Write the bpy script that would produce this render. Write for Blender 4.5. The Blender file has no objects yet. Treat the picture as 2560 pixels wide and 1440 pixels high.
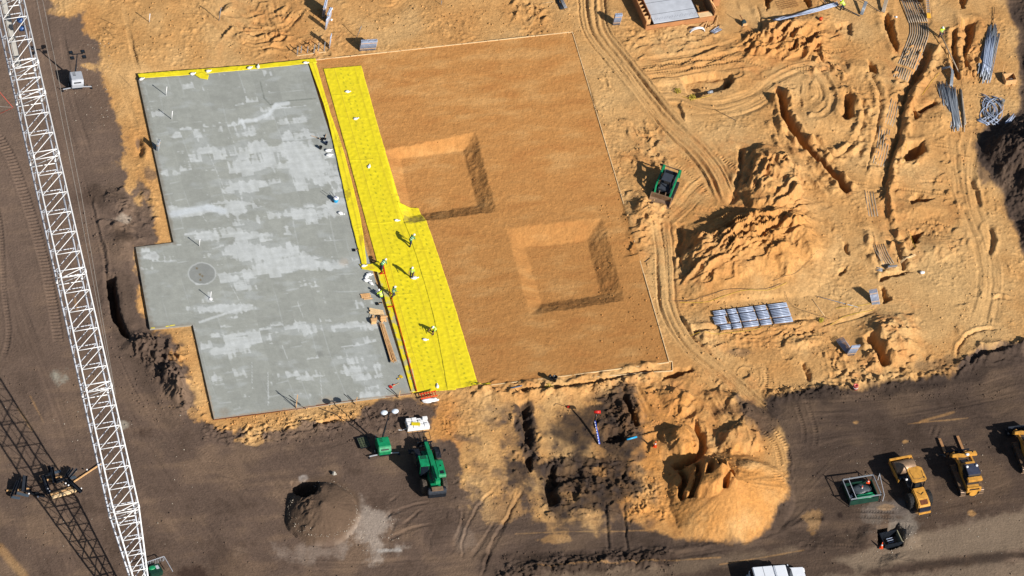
import bpy, bmesh, math, random
import numpy as np
from mathutils import Matrix, Vector, noise as mnoise
random.seed(7); RNG=np.random.default_rng(11)
scn=bpy.context.scene
# ---------------------------------------------------------------- camera, sky, sun
F=11800.0; TILT=math.radians(41.3); ROLL=math.radians(9.9); DIST=475.0
cd=bpy.data.cameras.new('Camera'); cam=bpy.data.objects.new('Camera',cd); scn.collection.objects.link(cam)
cd.sensor_width=36; cd.lens=F/2560*36; cd.clip_start=5; cd.clip_end=9000
RX=Matrix.Rotation(TILT,3,'X'); RZ=Matrix.Rotation(ROLL,3,'Z'); RC=RX@RZ
CL=Vector((0,-DIST*math.sin(TILT),DIST*math.cos(TILT)))
cam.matrix_world=Matrix.Translation(CL)@RC.to_4x4(); scn.camera=cam
scn.render.resolution_x=1024; scn.render.resolution_y=576
SUN_AZ=math.radians(-34.0); SUN_EL=math.radians(33.0)
w=bpy.data.worlds.new('World'); scn.world=w; w.use_nodes=True
nt=w.node_tree; bg=nt.nodes['Background']; sky=nt.nodes.new('ShaderNodeTexSky'); sky.sky_type='NISHITA'
sky.sun_disc=False; sky.sun_elevation=SUN_EL; sky.sun_rotation=math.pi/2-SUN_AZ
nt.links.new(sky.outputs[0],bg.inputs[0]); bg.inputs[1].default_value=0.05
ld=bpy.data.lights.new('sun','SUN'); ld.energy=5.0; ld.angle=math.radians(0.5); ld.color=(1,0.93,0.84)
sun=bpy.data.objects.new('sun',ld); scn.collection.objects.link(sun); sun.location=(60,-40,90)
sv=Vector((math.cos(SUN_AZ)*math.cos(SUN_EL),math.sin(SUN_AZ)*math.cos(SUN_EL),math.sin(SUN_EL)))
sun.rotation_euler=sv.to_track_quat('Z','Y').to_euler()
scn.view_settings.view_transform='Standard'; scn.view_settings.look='None'
scn.view_settings.exposure=0.62; scn.view_settings.gamma=1.0; scn.render.engine='CYCLES'
# ---------------------------------------------------------------- site survey: photo point -> ground point
def at(px,py,z=0.0):
    d=RC@Vector(((px-1280)/F,-(py-720)/F,-1)); k=(z-CL.z)/d.z; p=CL+k*d; return p
RCn=np.array(RC); CLn=np.array(CL)
def to_px(X,Y,Z=0.0):
    a=RCn.T; dx=X-CLn[0]; dy=Y-CLn[1]; dz=Z-CLn[2]
    lx=a[0,0]*dx+a[0,1]*dy+a[0,2]*dz; ly=a[1,0]*dx+a[1,1]*dy+a[1,2]*dz; lz=a[2,0]*dx+a[2,1]*dy+a[2,2]*dz
    return 1280+F*lx/-lz, 720-F*ly/-lz
def wpts(pts,z=0.0): return np.array([[at(x,y,z).x,at(x,y,z).y] for x,y in pts])
def hd(a,b):
    p=at(*a); q=at(*b); return math.atan2(q.y-p.y,q.x-p.x)
def dist(a,b): return (at(*a)-at(*b)).length
# ---------------------------------------------------------------- numpy noise
_T=[(lambda r:(np.cos(r).astype('f4'),np.sin(r).astype('f4')))(np.random.default_rng(100+i).random((256,256))*6.2832) for i in range(6)]
def pn(x,y,seed=0):
    cx,cy=_T[seed%6]; o=seed*17.31
    x=x+o; y=y-o*1.7
    xi=np.floor(x); yi=np.floor(y); fx=(x-xi).astype('f4'); fy=(y-yi).astype('f4')
    xi=xi.astype('i4')&255; yi=yi.astype('i4')&255; x1=(xi+1)&255; y1=(yi+1)&255
    u=fx*fx*fx*(fx*(fx*6-15)+10); v=fy*fy*fy*(fy*(fy*6-15)+10)
    a=cx[xi,yi]*fx+cy[xi,yi]*fy; b=cx[x1,yi]*(fx-1)+cy[x1,yi]*fy
    c=cx[xi,y1]*fx+cy[xi,y1]*(fy-1); d=cx[x1,y1]*(fx-1)+cy[x1,y1]*(fy-1)
    return (a+u*(b-a))*(1-v)+(c+u*(d-c))*v
def fbm(x,y,o=3,seed=0,g=0.5):
    s=0;a=1.0
    for i in range(o): s=s+a*pn(x*2**i,y*2**i,seed+i); a*=g
    return s
def sst(a,b,x):
    t=np.clip((x-a)/(b-a),0,1); return t*t*(3-2*t)
def spline(pts,step=0.5):
    P=np.array(pts,float); out=[]
    Q=np.vstack([2*P[0]-P[1],P,2*P[-1]-P[-2]])
    for i in range(1,len(Q)-2):
        p0,p1,p2,p3=Q[i-1],Q[i],Q[i+1],Q[i+2]; n=max(1,int(np.linalg.norm(p2-p1)/step))
        for k in range(n):
            t=k/n; out.append(0.5*((2*p1)+(-p0+p2)*t+(2*p0-5*p1+4*p2-p3)*t*t+(-p0+3*p1-3*p2+p3)*t**3))
    out.append(P[-1]); return np.array(out)
def sdf(poly,X,Y):
    d=np.full(X.shape,1e9,'f4'); ins=np.zeros(X.shape,bool); n=len(poly)
    for i in range(n):
        ax,ay=poly[i]; bx,by=poly[(i+1)%n]; ex=bx-ax; ey=by-ay
        t=np.clip(((X-ax)*ex+(Y-ay)*ey)/(ex*ex+ey*ey+1e-12),0,1)
        d=np.minimum(d,(X-ax-t*ex)**2+(Y-ay-t*ey)**2)
        if ay!=by: ins^=((ay>Y)!=(by>Y))&(X<(bx-ax)*(Y-ay)/(by-ay)+ax)
    d=np.sqrt(d); return np.where(ins,d,-d)      # positive inside
# ---------------------------------------------------------------- ground grid
ST=0.1
xs=np.arange(-60,57,ST); ys=np.arange(-50,57,ST)
def skirt(v):
    e=[];s=ST*1.5;p=v[-1]
    while p<v[-1]+3000: p+=s; s*=1.28; e.append(p)
    b=[];s=ST*1.5;p=v[0]
    while p>v[0]-3000: p-=s; s*=1.28; b.append(p)
    return np.concatenate([b[::-1],v,e]),len(b)
XS,ox=skirt(xs); YS,oy=skirt(ys)
X,Y=np.meshgrid(XS,YS,indexing='xy'); X=X.astype('f4'); Y=Y.astype('f4')
U,V=to_px(X,Y); U=U.astype('f4'); V=V.astype('f4'); far=(np.abs(X)>90)|(np.abs(Y)>90)
H=np.zeros(X.shape,'f4')
def win(P,pad):
    x0,y0=P.min(0)-pad; x1,y1=P.max(0)+pad
    return (slice(max(0,np.searchsorted(YS,y0)-1),np.searchsorted(YS,y1)+1),slice(max(0,np.searchsorted(XS,x0)-1),np.searchsorted(XS,x1)+1))
WX=X+fbm(X*0.9,Y*0.9,3,1)*0.35; WY=Y+fbm(X*0.9,Y*0.9,3,4)*0.35          # wobble so edges are never ruled
def polyfield(pts,warp=1.0,z=0.0,pad=4):
    P=wpts(pts,z); s=win(P,pad)
    return s,sdf(P,X[s]+(WX[s]-X[s])*warp,Y[s]+(WY[s]-Y[s])*warp)
# colour regions (what the soil itself is; the dug patches also carry painted shade)
DARK=[(-900,-900),(95,-900),(120,0),(150,35),(205,52),(228,95),(250,150),(262,205),(278,262),(292,310),(318,345),(300,372),(292,400),(322,438),(345,455),(352,482),(372,500),(385,545),(398,590),(420,606),(335,618),(350,700),(375,822),(430,828),(440,900),(475,960),(500,1040),(540,1078),(620,1088),(700,1072),(800,1052),(900,1030),(960,1000),(1010,985),(1060,1003),(1095,1015),(1075,1080),(1120,1110),(1155,1160),(1150,1220),(1190,1262),(1245,1240),(1320,1222),(1365,1290),(1430,1310),(1500,1290),(1580,1290),(1640,1335),(1720,1352),(1850,1362),(1925,1312),(1962,1250),(1974,1150),(1950,1070),(1905,1000),(1960,985),(2080,972),(2180,962),(2280,948),(2370,940),(2405,900),(2450,868),(2540,860),(2575,830),(3600,700),(3600,3600),(-900,3600)]
DARKR=[(2505,-900),(2518,0),(2530,60),(2545,120),(2551,200),(2546,270),(2490,300),(2440,322),(2434,360),(2442,410),(2470,445),(2500,475),(2522,540),(2548,600),(2575,700),(3600,800),(3600,-900)]
PATCH=[([(1275,1145),(1345,1150),(1450,1125),(1580,1120),(1600,1200),(1575,1270),(1480,1290),(1390,1305),(1345,1290),(1350,1200)],20),([(1455,1040),(1500,1000),(1500,1130),(1440,1130),(1400,1090)],20),([(1478,1010),(1520,985),(1585,950),(1600,1050),(1598,1110),(1570,1150),(1490,1120)],12),([(1284,1008),(1330,1008),(1345,1100),(1352,1170),(1310,1200),(1290,1080)],8),
 ([(1345,1165),(1440,1140),(1560,1150),(1590,1200),(1560,1250),(1470,1270),(1390,1290),(1350,1250)],16),([(1260,1150),(1325,1150),(1330,1230),(1262,1220)],12),
 ([(1420,1030),(1500,990),(1490,1120),(1400,1130),(1350,1080)],34),([(1500,1240),(1565,1240),(1575,1330),(1505,1335)],14),([(1840,1000),(1890,1000),(1960,1060),(1930,1090),(1850,1060)],14),([(2437,330),(2500,300),(2560,330),(2560,480),(2480,450)],10)]
m=np.full(X.shape,0,'f4')
wob=fbm(U/60,V/60,4,2)*1.7+fbm(U/9,V/9,3,4)*.45
P=np.array(DARK,float)
def raster(poly,step=6):
    gx=np.arange(-600,3200,step); gy=np.arange(-600,2100,step); a,b=np.meshgrid(gx,gy); S=sdf(np.array(poly,float),a,b)
    u=np.clip((U+600)/step,0,len(gx)-1.01); v=np.clip((V+600)/step,0,len(gy)-1.01); i=u.astype('i4'); j=v.astype('i4'); fu=u-i; fv=v-j
    return (S[j,i]*(1-fu)+S[j,i+1]*fu)*(1-fv)+(S[j+1,i]*(1-fu)+S[j+1,i+1]*fu)*fv
sd=raster(DARK)
soft=8+sst(1130,1300,U)*sst(1640,1500,U)*sst(1100,1250,V)*34
d0=sst(-1,1,(sd+wob*(5+9*sst(1650,1500,U)+soft*.6))/soft)
d1=sst(-1,1,(raster(DARKR)+wob*10)/8); m=np.maximum(d0,d1)
for p,sf in PATCH: m=np.maximum(m,sst(-1,1,(raster(p)+wob*16)/sf)*0.93)
for (cx,cy,rx,ry,a) in [(345,480,28,40,.9),(375,440,20,22,.7),(345,360,10,20,.8),(360,530,26,26,.9),(1300,1180,60,90,.5),(1500,1330,200,40,.5),(1820,1030,50,20,.4),(1560,1060,60,60,.5),(1180,1280,60,60,.5),(2470,420,30,40,.7),(2360,915,60,30,.45),(1850,880,50,10,.5),(1200,1200,30,60,.3),(530,860,30,20,.3),(1240,1040,40,30,.35),(1280,1090,30,50,.4)]:
    m=np.maximum(m,a*sst(1,.55,np.hypot((U-cx)/rx,(V-cy)/ry)+wob*.5))
sm_=sst(1060,1150,U)*sst(1680,1600,U)*sst(985,1040,V); m=np.maximum(m,sm_*.62*sst(.05,.5,fbm(U/55,V/40,3,5)+.1)); m=np.clip(m+sm_*m*(1-m)*fbm(U/30,V/22,3,1)*2.5,0,1)
for (cx,cy,rx,ry,a) in [(330,462,20,34,1),(345,500,16,26,1),(462,880,9,20,.8),(472,800,14,30,.8),(1430,1010,50,20,.6),(1360,1120,26,24,.6),(1250,1270,80,40,.45),(1500,1180,20,12,.4),(222,166,20,10,.9),(150,30,40,14,.6),(1380,1350,60,12,.45),(1470,1300,70,14,.3),(1420,1240,50,18,.3),(1490,1010,30,14,.8),(2262,1103,9,6,.7),(2300,1280,10,6,.7),(2140,1055,9,7,.6),(2030,1300,24,30,.35),(2215,1270,20,9,.3),(630,1100,60,12,.8),(700,1020,200,16,1),(480,1030,14,14,.6),(2430,1285,12,9,.6)]:
    m=m*(1-a*sst(1,.5,np.hypot((U-cx)/rx,(V-cy)/ry)+wob*.6))
streak=pn((U*.45+V)/60,(U-V*.3)/500,3)
m=np.clip(m+0*streak,0,1)
for (a,b,wd) in [((1340,1420),(1800,1395),2),((1800,1412),(2010,1375),2),((2300,1055),(2385,1030),4),((2270,1060),(2420,1045),2),((75,990),(110,1060),2),((45,1020),(80,1075),3),((0,1370),(60,1440),16),((185,740),(193,775),3),((1290,1335),(1620,1325),2)]:
    t=np.clip(((U-a[0])*(b[0]-a[0])+(V-a[1])*(b[1]-a[1]))/((b[0]-a[0])**2+(b[1]-a[1])**2),0,1)
    dd=np.hypot(U-a[0]-t*(b[0]-a[0]),V-a[1]-t*(b[1]-a[1])); m=m*(1-.4*sst(wd+1.5,wd*.3,dd+np.abs(wob)*2))
# pad of compacted fill
PADQ=[(770,151),(1432,79),(1673,905),(1195,966),(1040,984)]
sp=raster(PADQ,4); pad=sst(-2,2,sp)
SLAB=[(345,195),(770,160),(1027,983),(535,1047),(482,812),(375,822),(339,618),(434,606)]
def smp(lo,hi): return lo
# base relief
n1=fbm(X/9,Y/9,3,0); n2=fbm(X/1.6,Y/1.6,3,1); n3=fbm(X/.42,Y/.42,2,2); n4=pn(X/.23,Y/.23,5)
patchy=sst(-.25,.35,fbm(X/5,Y/5,2,3))
rough=np.where(pad>.5,.22,.22+.75*patchy**1.5)*(1-.5*m)
smooth_road=sst(0,60,sd)*1.0
rough=rough*(1-.5*smooth_road)
lum=1-np.abs(n2)*2.2
H+=n1*.22*(1-pad)+(n2*.06+n3*.06)*rough+n4*.036*(.4+rough)*(1-.6*pad)+.012*n3*pad
H+=np.maximum(0,n3-.3)*.2*rough-np.maximum(0,-n4-.35)*.12*(.3+rough)*(1-pad)
def mound(cx,cy,rx,ry,rot,h,k=1.0,warp=.25,seed=0,gul=0,gn=14,z0=0):
    """elliptic heap; rx, ry in photo px along / across the view, gullies run down the sides"""
    c=at(cx,cy); Rm=max(rx/24.8,ry/18.6)*1.6; s=win(np.array([[c.x,c.y]]),Rm)
    r=math.radians(rot); dx=(U[s]-cx); dy=(V[s]-cy)/.75; e=dx*math.cos(r)+dy*math.sin(r); f=-dx*math.sin(r)+dy*math.cos(r)
    d=np.hypot(e/rx,f/(ry/.75)); an=np.arctan2(f,e)
    d=d*(1+warp*pn(np.cos(an)*1.6+seed,np.sin(an)*1.6,seed)+warp*.35*n2[s]*2)
    q=np.clip(1-d,0,1); pr=(q**k if k!=0 else q*q*(3-2*q))
    g=0
    if gul: g=gul*np.abs(pn(np.cos(an)*gn/4,np.sin(an)*gn/4+d*.6,seed+2))*np.clip(q*4,0,1)*np.clip(d*1.6,0,1)
    H[s]+=(h*pr-g*h*.9).astype('f4')
def hole(pts,depth,wall=.5,warp=.8,berm=0,z=None):
    if depth>0: depth*=1.35
    s,d=polyfield(pts,warp,-depth*.4 if z is None else z)
    H[s]-=(depth*sst(0,wall,d+.12*n3[s])).astype('f4')
    if berm: H[s]+=(berm*np.exp(-((d+.35)/.4)**2)*(1+n2[s])).astype('f4')
def flat(pts,lvl=0.0,soft=.6,warp=.6,amt=1.0,tone=0):
    s,d=polyfield(pts,warp); k=(amt*sst(-soft,0,d)).astype('f4'); H[s]=H[s]*(1-k)+lvl*k
def ridges(pts,dirpx,wl,L,amp,seed=0,sharp=1.6):
    s,d=polyfield(pts,1.0); k=sst(-.3,1.4,d); th=hd((1280,720),(1280+dirpx[0],720+dirpx[1]))
    a=WX[s]*math.cos(th)+WY[s]*math.sin(th); b=-WX[s]*math.sin(th)+WY[s]*math.cos(th)
    b=b+.5*wl*pn(a/L*1.7,b/wl*.6,seed+2); n=pn(a/L,b/wl,seed)+.35*pn(a/L*2.3,b/wl*2.1,seed+3); n=1-np.abs(n)*2.2; n=np.clip(n,0,1)**sharp
    H[s]+=(amp*k*(n-.3)*(.45+1.1*sst(-.3,.4,pn(a/L*.7,b/wl*.25,seed+1)))).astype('f4')
def along(pts,wd,step=.4,warp=.25):
    P=spline(wpts(pts),step); s0=win(P,wd+.6); sx=X[s0]; T=np.full(sx.shape,99,'f4'); S=np.zeros(sx.shape,'f4'); acc=0
    for i in range(len(P)-1):
        a,b=P[i],P[i+1]; L=np.linalg.norm(b-a)
        if L<1e-6: continue
        s=win(np.array([a,b]),wd+.2); q=(slice(s[0].start-s0[0].start,s[0].stop-s0[0].start),slice(s[1].start-s0[1].start,s[1].stop-s0[1].start))
        e=(b-a)/L; wx=X[s]+(WX[s]-X[s])*warp-a[0]; wy=Y[s]+(WY[s]-Y[s])*warp-a[1]
        u=wx*e[0]+wy*e[1]; uu=np.clip(u,0,L); v=-wx*e[1]+wy*e[0]; dd=np.hypot(u-uu,v); dd=np.where(v<0,-dd,dd)
        k=np.abs(dd)<np.abs(T[q]); T[q]=np.where(k,dd,T[q]); S[q]=np.where(k,acc+uu,S[q]); acc+=L
    return s0,T,S,acc
pale=np.zeros(X.shape,'f4')
def ruts(pts,wd=1.3,amp=.09,fr=2.6,fl=.12,seed=0,dep=.05,ends=2.0,level=.7,pl=.5):
    amp=amp*1.5 if amp>.05 else amp
    s,T,S,L=along(pts,wd); e=np.clip(S/ends,0,1)*np.clip((L-S)/ends,0,1)*sst(wd,wd*.7,np.abs(T))
    n=pn(T*fr,S*fl,seed)+.6*pn(T*fr*2.1,S*fl*1.5,seed+1)
    H[s]=(H[s]*(1-level*e)+e*(amp*n-dep)+.35*amp*sst(.3,0,np.abs(np.abs(T)-wd))*e).astype('f4'); pale[s]=np.maximum(pale[s],e*pl)
def tread(pts,wd=.25,pitch=.32,amp=.035,dep=.05,pair=0,herr=0.0):
    s,T,S,L=along(pts,wd+pair+.3,warp=.1); e=np.clip(S,0,1)*np.clip(L-S,0,1)*(S>0)
    t=np.abs(T)-pair if pair else T
    k=sst(wd,wd*.75,np.abs(t))*e; H[s]+=(k*(amp*np.cos(6.2832*(S+herr*np.abs(t))/pitch)-dep)+.03*e*np.exp(-((np.abs(t)-wd-.08)/.07)**2)).astype('f4')
def trench(pts,wd=.4,dep=.7,wall=.3,berm=.15,seed=0):
    dep*=1.35
    s,T,S,L=along(pts,wd+1.2,warp=.45); e=np.clip(S/.6,0,1)*np.clip((L-S)/.6,0,1); a=np.abs(T)
    H[s]+=((-dep*sst(wd,wd-wall,a)+berm*np.exp(-((a-wd-.4)/.35)**2)*(1+2.5*n2[s]))*e).astype('f4')
def crease(pts,wd=.12,dep=.12,lip=.06):
    s,T,S,L=along(pts,wd+.5,warp=.5); e=np.clip(S/.8,0,1)*np.clip((L-S)/.8,0,1)
    H[s]+=(e*(-dep*np.exp(-(T/wd)**2)+lip*np.exp(-((T-wd*2.2)/wd)**2))).astype('f4')
SV=(math.cos(SUN_AZ),math.sin(SUN_AZ))
def scarp(pts,h=.25,dec=.5,steep=.07,px=True):
    """small slump step: drops sharply on its far side, slopes gently on the near side"""
    P=np.array(wpts(pts) if px else pts); e=P[-1]-P[0]; sg=1 if (-e[1]*SV[0]+e[0]*SV[1])>0 else -1
    s=win(P,dec*3+.3); sx=X[s]; T=np.full(sx.shape,99,'f4'); A=np.zeros(sx.shape,'f4'); Ls=[np.linalg.norm(P[i+1]-P[i]) for i in range(len(P)-1)]; LT=sum(Ls); acc=0
    wx0=X[s]+(WX[s]-X[s])*.5; wy0=Y[s]+(WY[s]-Y[s])*.5
    for i in range(len(P)-1):
        L=Ls[i]; q=(P[i+1]-P[i])/max(L,1e-6); wx=wx0-P[i][0]; wy=wy0-P[i][1]; u=wx*q[0]+wy*q[1]; uu=np.clip(u,0,L); v=-wx*q[1]+wy*q[0]; dd=np.hypot(u-uu,v); dd=np.where(v<0,-dd,dd); k=np.abs(dd)<np.abs(T); T=np.where(k,dd,T); A=np.where(k,(acc+u)/LT,A); acc+=L
    t=T*sg; env=np.clip(1-(2*np.clip(A,-.2,1.2)-1)**2,0,1)
    H[s]+=(h*env*np.where(t>0,np.exp(-t/dec),np.exp(t/steep))-h*.25*env*np.exp(-((t+.35)/.25)**2)).astype('f4')
def scarps(box,dirpx,n,L=(25,60),h=.25,seed=0,spread=.25,curve=.25,dec=.45):
    r=random.Random(seed); poly=np.array(box,float); x0,y0=poly.min(0); x1,y1=poly.max(0); k=0; g=0; a0=math.atan2(dirpx[1],dirpx[0])
    while k<n and g<n*20:
        g+=1; x=r.uniform(x0,x1); y=r.uniform(y0,y1)
        if sdf(poly,np.array([[x]]),np.array([[y]]))[0,0]<0: continue
        k+=1; a=a0+r.gauss(0,spread); l=r.uniform(*L); c=r.gauss(0,curve)*l; ux,uy=math.cos(a),math.sin(a)*.85
        pts=[(x-ux*l/2,y-uy*l/2),(x-ux*l/5-uy*c*.8,y-uy*l/5+ux*c*.8),(x+ux*l/5-uy*c,y+uy*l/5+ux*c),(x+ux*l/2,y+uy*l/2)]
        scarp(pts,h*r.uniform(.5,1.3),dec*r.uniform(.6,1.4),.06)
def bx(a,b,c,d): return [(a,b),(c,b),(c,d),(a,d)]
# --- haul tracks on the sand
ruts([(1480,-60),(1484,40),(1500,90),(1548,150),(1600,215),(1660,290),(1700,335),(1740,372),(1785,430),(1818,505)],1.75,.24,3.0,.05,1,.06,2,.95,.8)
ruts([(1545,150),(1600,225),(1665,300),(1720,350)],1.0,.2,3.2,.06,2,.05,2,.6,.6)
ruts([(1735,345),(1770,360),(1805,420),(1820,520)],.9,.08,3,.1,3)
ruts([(1575,330),(1640,400),(1700,430),(1760,470),(1800,520)],.8,.07,3,.1,4)
ruts([(1650,545),(1660,620),(1664,700),(1668,760),(1690,815),(1730,870),(1800,925),(1865,980),(1935,1045)],1.2,.2,3.0,.06,5,.06,2,.9,.8)
ruts([(1650,560),(1700,520),(1745,470),(1790,440)],1.3,.13,1.8,.15,3)
ruts([(1560,170),(1640,155),(1740,140),(1850,110),(1880,105)],1.1,.16,1.8,.12,2,pl=.2)
ruts([(1560,190),(1650,185),(1760,165),(1860,135)],.9,.14,2,.12,4,pl=.2)
ruts([(1610,205),(1700,190),(1800,172),(1900,160)],1.0,.16,1.8,.12,1,pl=.2)
ruts([(1600,250),(1690,240),(1790,262),(1880,240),(1920,210),(1990,175),(2040,175),(2070,215),(2075,262),(2050,290),(2010,292)],1.0,.13,2.2,.12,3)
ruts([(1650,270),(1760,290),(1860,275),(1930,240)],.9,.09,2.6,.12,5)
ruts([(2012,182),(2040,205),(2052,240),(2030,262),(2012,262)],.8,.2,1.9,.2,1)
ruts([(2012,200),(2010,240),(2022,262)],.35,.2,2.5,.2,4)
ruts([(2385,-20),(2440,0),(2475,60)],.8,.05,3,.1,2)
ruts([(2440,320),(2420,420),(2430,520),(2465,620),(2475,720),(2450,840)],1.6,.09,1.8,.1,2)
ruts([(2380,330),(2390,430),(2410,520),(2440,600)],.8,.10,2.2,.1,1)
ruts([(500,0),(560,60),(610,95),(660,100),(720,70)],1.3,.17,2.2,.1,1,pl=.1)
ruts([(600,20),(640,60),(700,60),(745,10)],1.3,.2,1.8,.15,2,pl=.1)
ruts([(680,-10),(690,50),(700,90)],1.2,.16,1.6,.15,5,pl=.2)
ruts([(880,-30),(930,20),(990,25),(1040,-20)],1.0,.08,2.2,.1,3,pl=.1)
ruts([(290,180),(320,260),(345,330)],.4,.10,2.2,.1,3)
ruts([(305,0),(330,120),(345,180)],.3,.06,2.2,.1,3)
ruts([(1870,925),(1905,915),(1912,950),(1895,985)],.5,.13,3,.2,2); ruts([(1830,935),(1850,912),(1885,920),(1895,950)],.4,.13,3,.2,2)
ruts([(1640,560),(1650,470),(1690,440)],.4,.1,3,.2,2)
ruts([(1560,940),(1590,1000),(1620,1060)],1.4,.22,1.6,.2,4,pl=0)
ruts([(1720,480),(1760,500),(1790,520)],.8,.1,3,.1,2)
for p in [[(1310,30),(1320,60),(1340,20)],[(2230,250),(2215,300),(2200,380)]]: ruts(p,.4,.1,3,.2,1)
tread([(1930,130),(1980,122),(2060,130),(2120,122)],.3,.3,.06); tread([(1620,185),(1720,172),(1800,150),(1850,118)],.25,.28,.05); tread([(2000,455+20),(2150,460),(2210,468),(2330,480),(2378,485)],.18,.28,.06,.04,0)
tread([(2290,455),(2340,453),(2370,455)],.16,.28,.06); tread([(2290,552),(2350,560),(2390,568)],.18,.3,.06); tread([(2290,580),(2340,588),(2370,592)],.18,.3,.06); tread([(2320,362),(2360,366),(2400,372)],.15,.28,.05)
# --- tracks on dark soil
tread([(-10,330),(22,385),(55,470),(85,560),(112,660),(132,760),(148,860)],.55,.42,.05,.06)
tread([(-30,440),(0,560),(10,720),(22,830),(8,900)],.25,.4,.04,.05)
tread([(235,560),(260,650),(262,720)],.15,.3,.03,.04); tread([(290,880),(340,985),(390,1060),(430,1110)],.12,.3,.03,.03)
tread([(430,1090),(500,1160),(560,1210),(590,1260)],.12,.28,.03,.03,0); tread([(480,1110),(560,1170),(600,1210),(625,1240)],.2,.28,.03,.03,0)
tread([(2000,1000),(2025,1080),(2020,1120)],.22,.3,.05,.04,.6); tread([(2130,1282),(2200,1285),(2250,1288)],.25,.28,.05,.04,.35,.6); tread([(1990,1008),(2040,1006)],.2,.3,.06,.05)
tread([(2060,1362),(2160,1366)],.15,.3,.05,.03); tread([(2200,1320),(2260,1315),(2290,1325)],.4,.3,.05,.05)
tread([(2330,1100),(2345,1060)],.15,.3,.05,.05,.3)
for i in range(95):
    a=random.choice([((0,500),(330,1440)),((400,1100),(1150,1440)),((1950,1050),(2560,1000)),((1150,1340),(1900,1420)),((2000,1380),(2560,1250)),((1100,1200),(1000,1380))])
    t=random.random(); x0=a[0][0]+(a[1][0]-a[0][0])*t+random.uniform(-120,120); y0=a[0][1]+(a[1][1]-a[0][1])*t+random.uniform(-60,60)
    an=math.atan2(a[1][1]-a[0][1],a[1][0]-a[0][0])+random.uniform(-.35,.35); L=random.uniform(60,190); c=random.uniform(-30,30)
    ruts([(x0,y0),(x0+L*.5*math.cos(an)-c*math.sin(an),y0+L*.5*math.sin(an)+c*math.cos(an)),(x0+L*math.cos(an),y0+L*math.sin(an))],random.uniform(.15,.7),.048,4,.06,i%6,.02,3,.35,random.choice([0,.25]))
for x0,y0,x1,y1 in [(1080,1255,960,1290),(1060,1270,1000,1320),(1080,1310,960,1350),(1240,1300,1170,1400),(1300,1220,1200,1420),(1160,1270,1130,1370),(1000,1240,970,1260),(960,1300,985,1270)]:
    ruts([(x0,y0),((x0+x1)/2+8,(y0+y1)/2-8),(x1,y1)],.35,.10,3,.1,2,.04,1,.3,0)
crease([(228,490),(240,560),(262,640),(268,720)],.12,.12); crease([(1205,1440),(1230,1360),(1270,1290),(1310,1220)],.12,.15); crease([(1155,1400),(1160,1340),(1200,1260),(1240,1220)],.1,.1)
for x in (1515,1560): crease([(x,1250),(x+3,1320),(x+8,1385)],.12,.14)
for pts,w_ in [([(1960,1120),(2050,1090),(2160,1080),(2260,1110)],.5),([(1980,1180),(2060,1120),(2200,1095),(2330,1120)],.6),([(2000,1240),(2080,1160),(2150,1130)],.4),([(1990,1020),(2200,1010),(2400,985),(2560,940)],.8),([(2010,1050),(2250,1035),(2450,1000),(2560,975)],.6),([(1200,1420),(1500,1400),(1750,1380),(1950,1330),(2050,1250)],.5),([(100,0),(130,200),(200,450),(245,640)],.7),([(150,60),(185,260),(240,430)],.4),([(0,600),(60,800),(160,1050),(200,1200)],.7),([(330,900),(420,1080),(560,1230),(760,1400)],.8),([(300,1000),(400,1180),(520,1330),(600,1440)],.6),([(640,1100),(780,1120),(900,1090)],.4),([(560,1360),(800,1410),(1100,1400)],.6),([(2300,1270),(2420,1250),(2560,1200)],.5)]:
    ruts(pts,w_,.045,4,.05,int(pts[0][0])%6,.03,3,.5,.2)
# --- pits in the pad
def pit(outer,inner,dep):
    O=wpts(outer); I=wpts(inner,-dep); s=win(O,1.5); wx=X[s]+(WX[s]-X[s])*.5+.06*n3[s]; wy=Y[s]+(WY[s]-Y[s])*.5+.05*n4[s]
    a=sdf(O,wx,wy); b=-sdf(I,wx,wy); b=np.maximum(b,0); a=np.maximum(a,0)
    H[s]-=(dep*np.clip(a/(a+b+1e-5),0,1)*(a>0)).astype('f4')
rg_=random.Random(4)
for i in range(26):
    x=rg_.uniform(960,1600); y=rg_.uniform(130,930)
    if sdf(np.array([(960,200),(1440,110),(1650,890),(1230,930)],float),np.array([[x]]),np.array([[y]]))[0,0]<0: continue
    a=rg_.choice([1.33,1.33,-.12,.9]); L=rg_.uniform(80,220); ruts([(x-math.cos(a)*L/2,y-math.sin(a)*L/2),(x+8,y),(x+math.cos(a)*L/2,y+math.sin(a)*L/2)],rg_.uniform(.12,.9),.022,4,.05,i%6,.008,3,.2,0)
pit([(960,378),(1190,330),(1241,530),(1005,560)],[(1000,397),(1158,377),(1193,513),(1030,540)],.85)
pit([(1266,572),(1507,544),(1561,752),(1326,787)],[(1312,619),(1466,602),(1502,738),(1353,760)],.85)
# --- big heap right of centre
mound(1885,640,205,125,-8,1.2,.8,.12,1); hole([(1718,585),(1800,555),(1950,520),(2035,565),(2045,640),(1980,690),(1850,712),(1745,712),(1712,670)],-.5,1.6,1.2); hole([(1872,372),(1905,352),(1955,368),(2000,430),(2012,490),(1960,530),(1872,530),(1852,480),(1872,430)],-.75,.9,1.2); mound(1925,530,100,60,-20,.5,1,.3,4); mound(1930,440,95,90,60,.7,.8,.3,2,.12); mound(1780,660,95,75,0,.3,1,.3,5); mound(1985,560,70,60,30,.4,.8,.2,3)
ridges([(1705,610),(1760,565),(1840,545),(1950,520),(2015,480),(2030,560),(1960,620),(1880,660),(1760,720),(1705,700)],(100,-48),.85,3.2,.9,2); ridges([(1720,600),(1960,540),(1980,640),(1740,700)],(100,-40),.45,1.6,.35,4)
ridges([(1850,380),(1980,390),(2010,450),(1960,520),(1880,500),(1830,470)],(30,-60),.9,2.2,.5,4)
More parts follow.
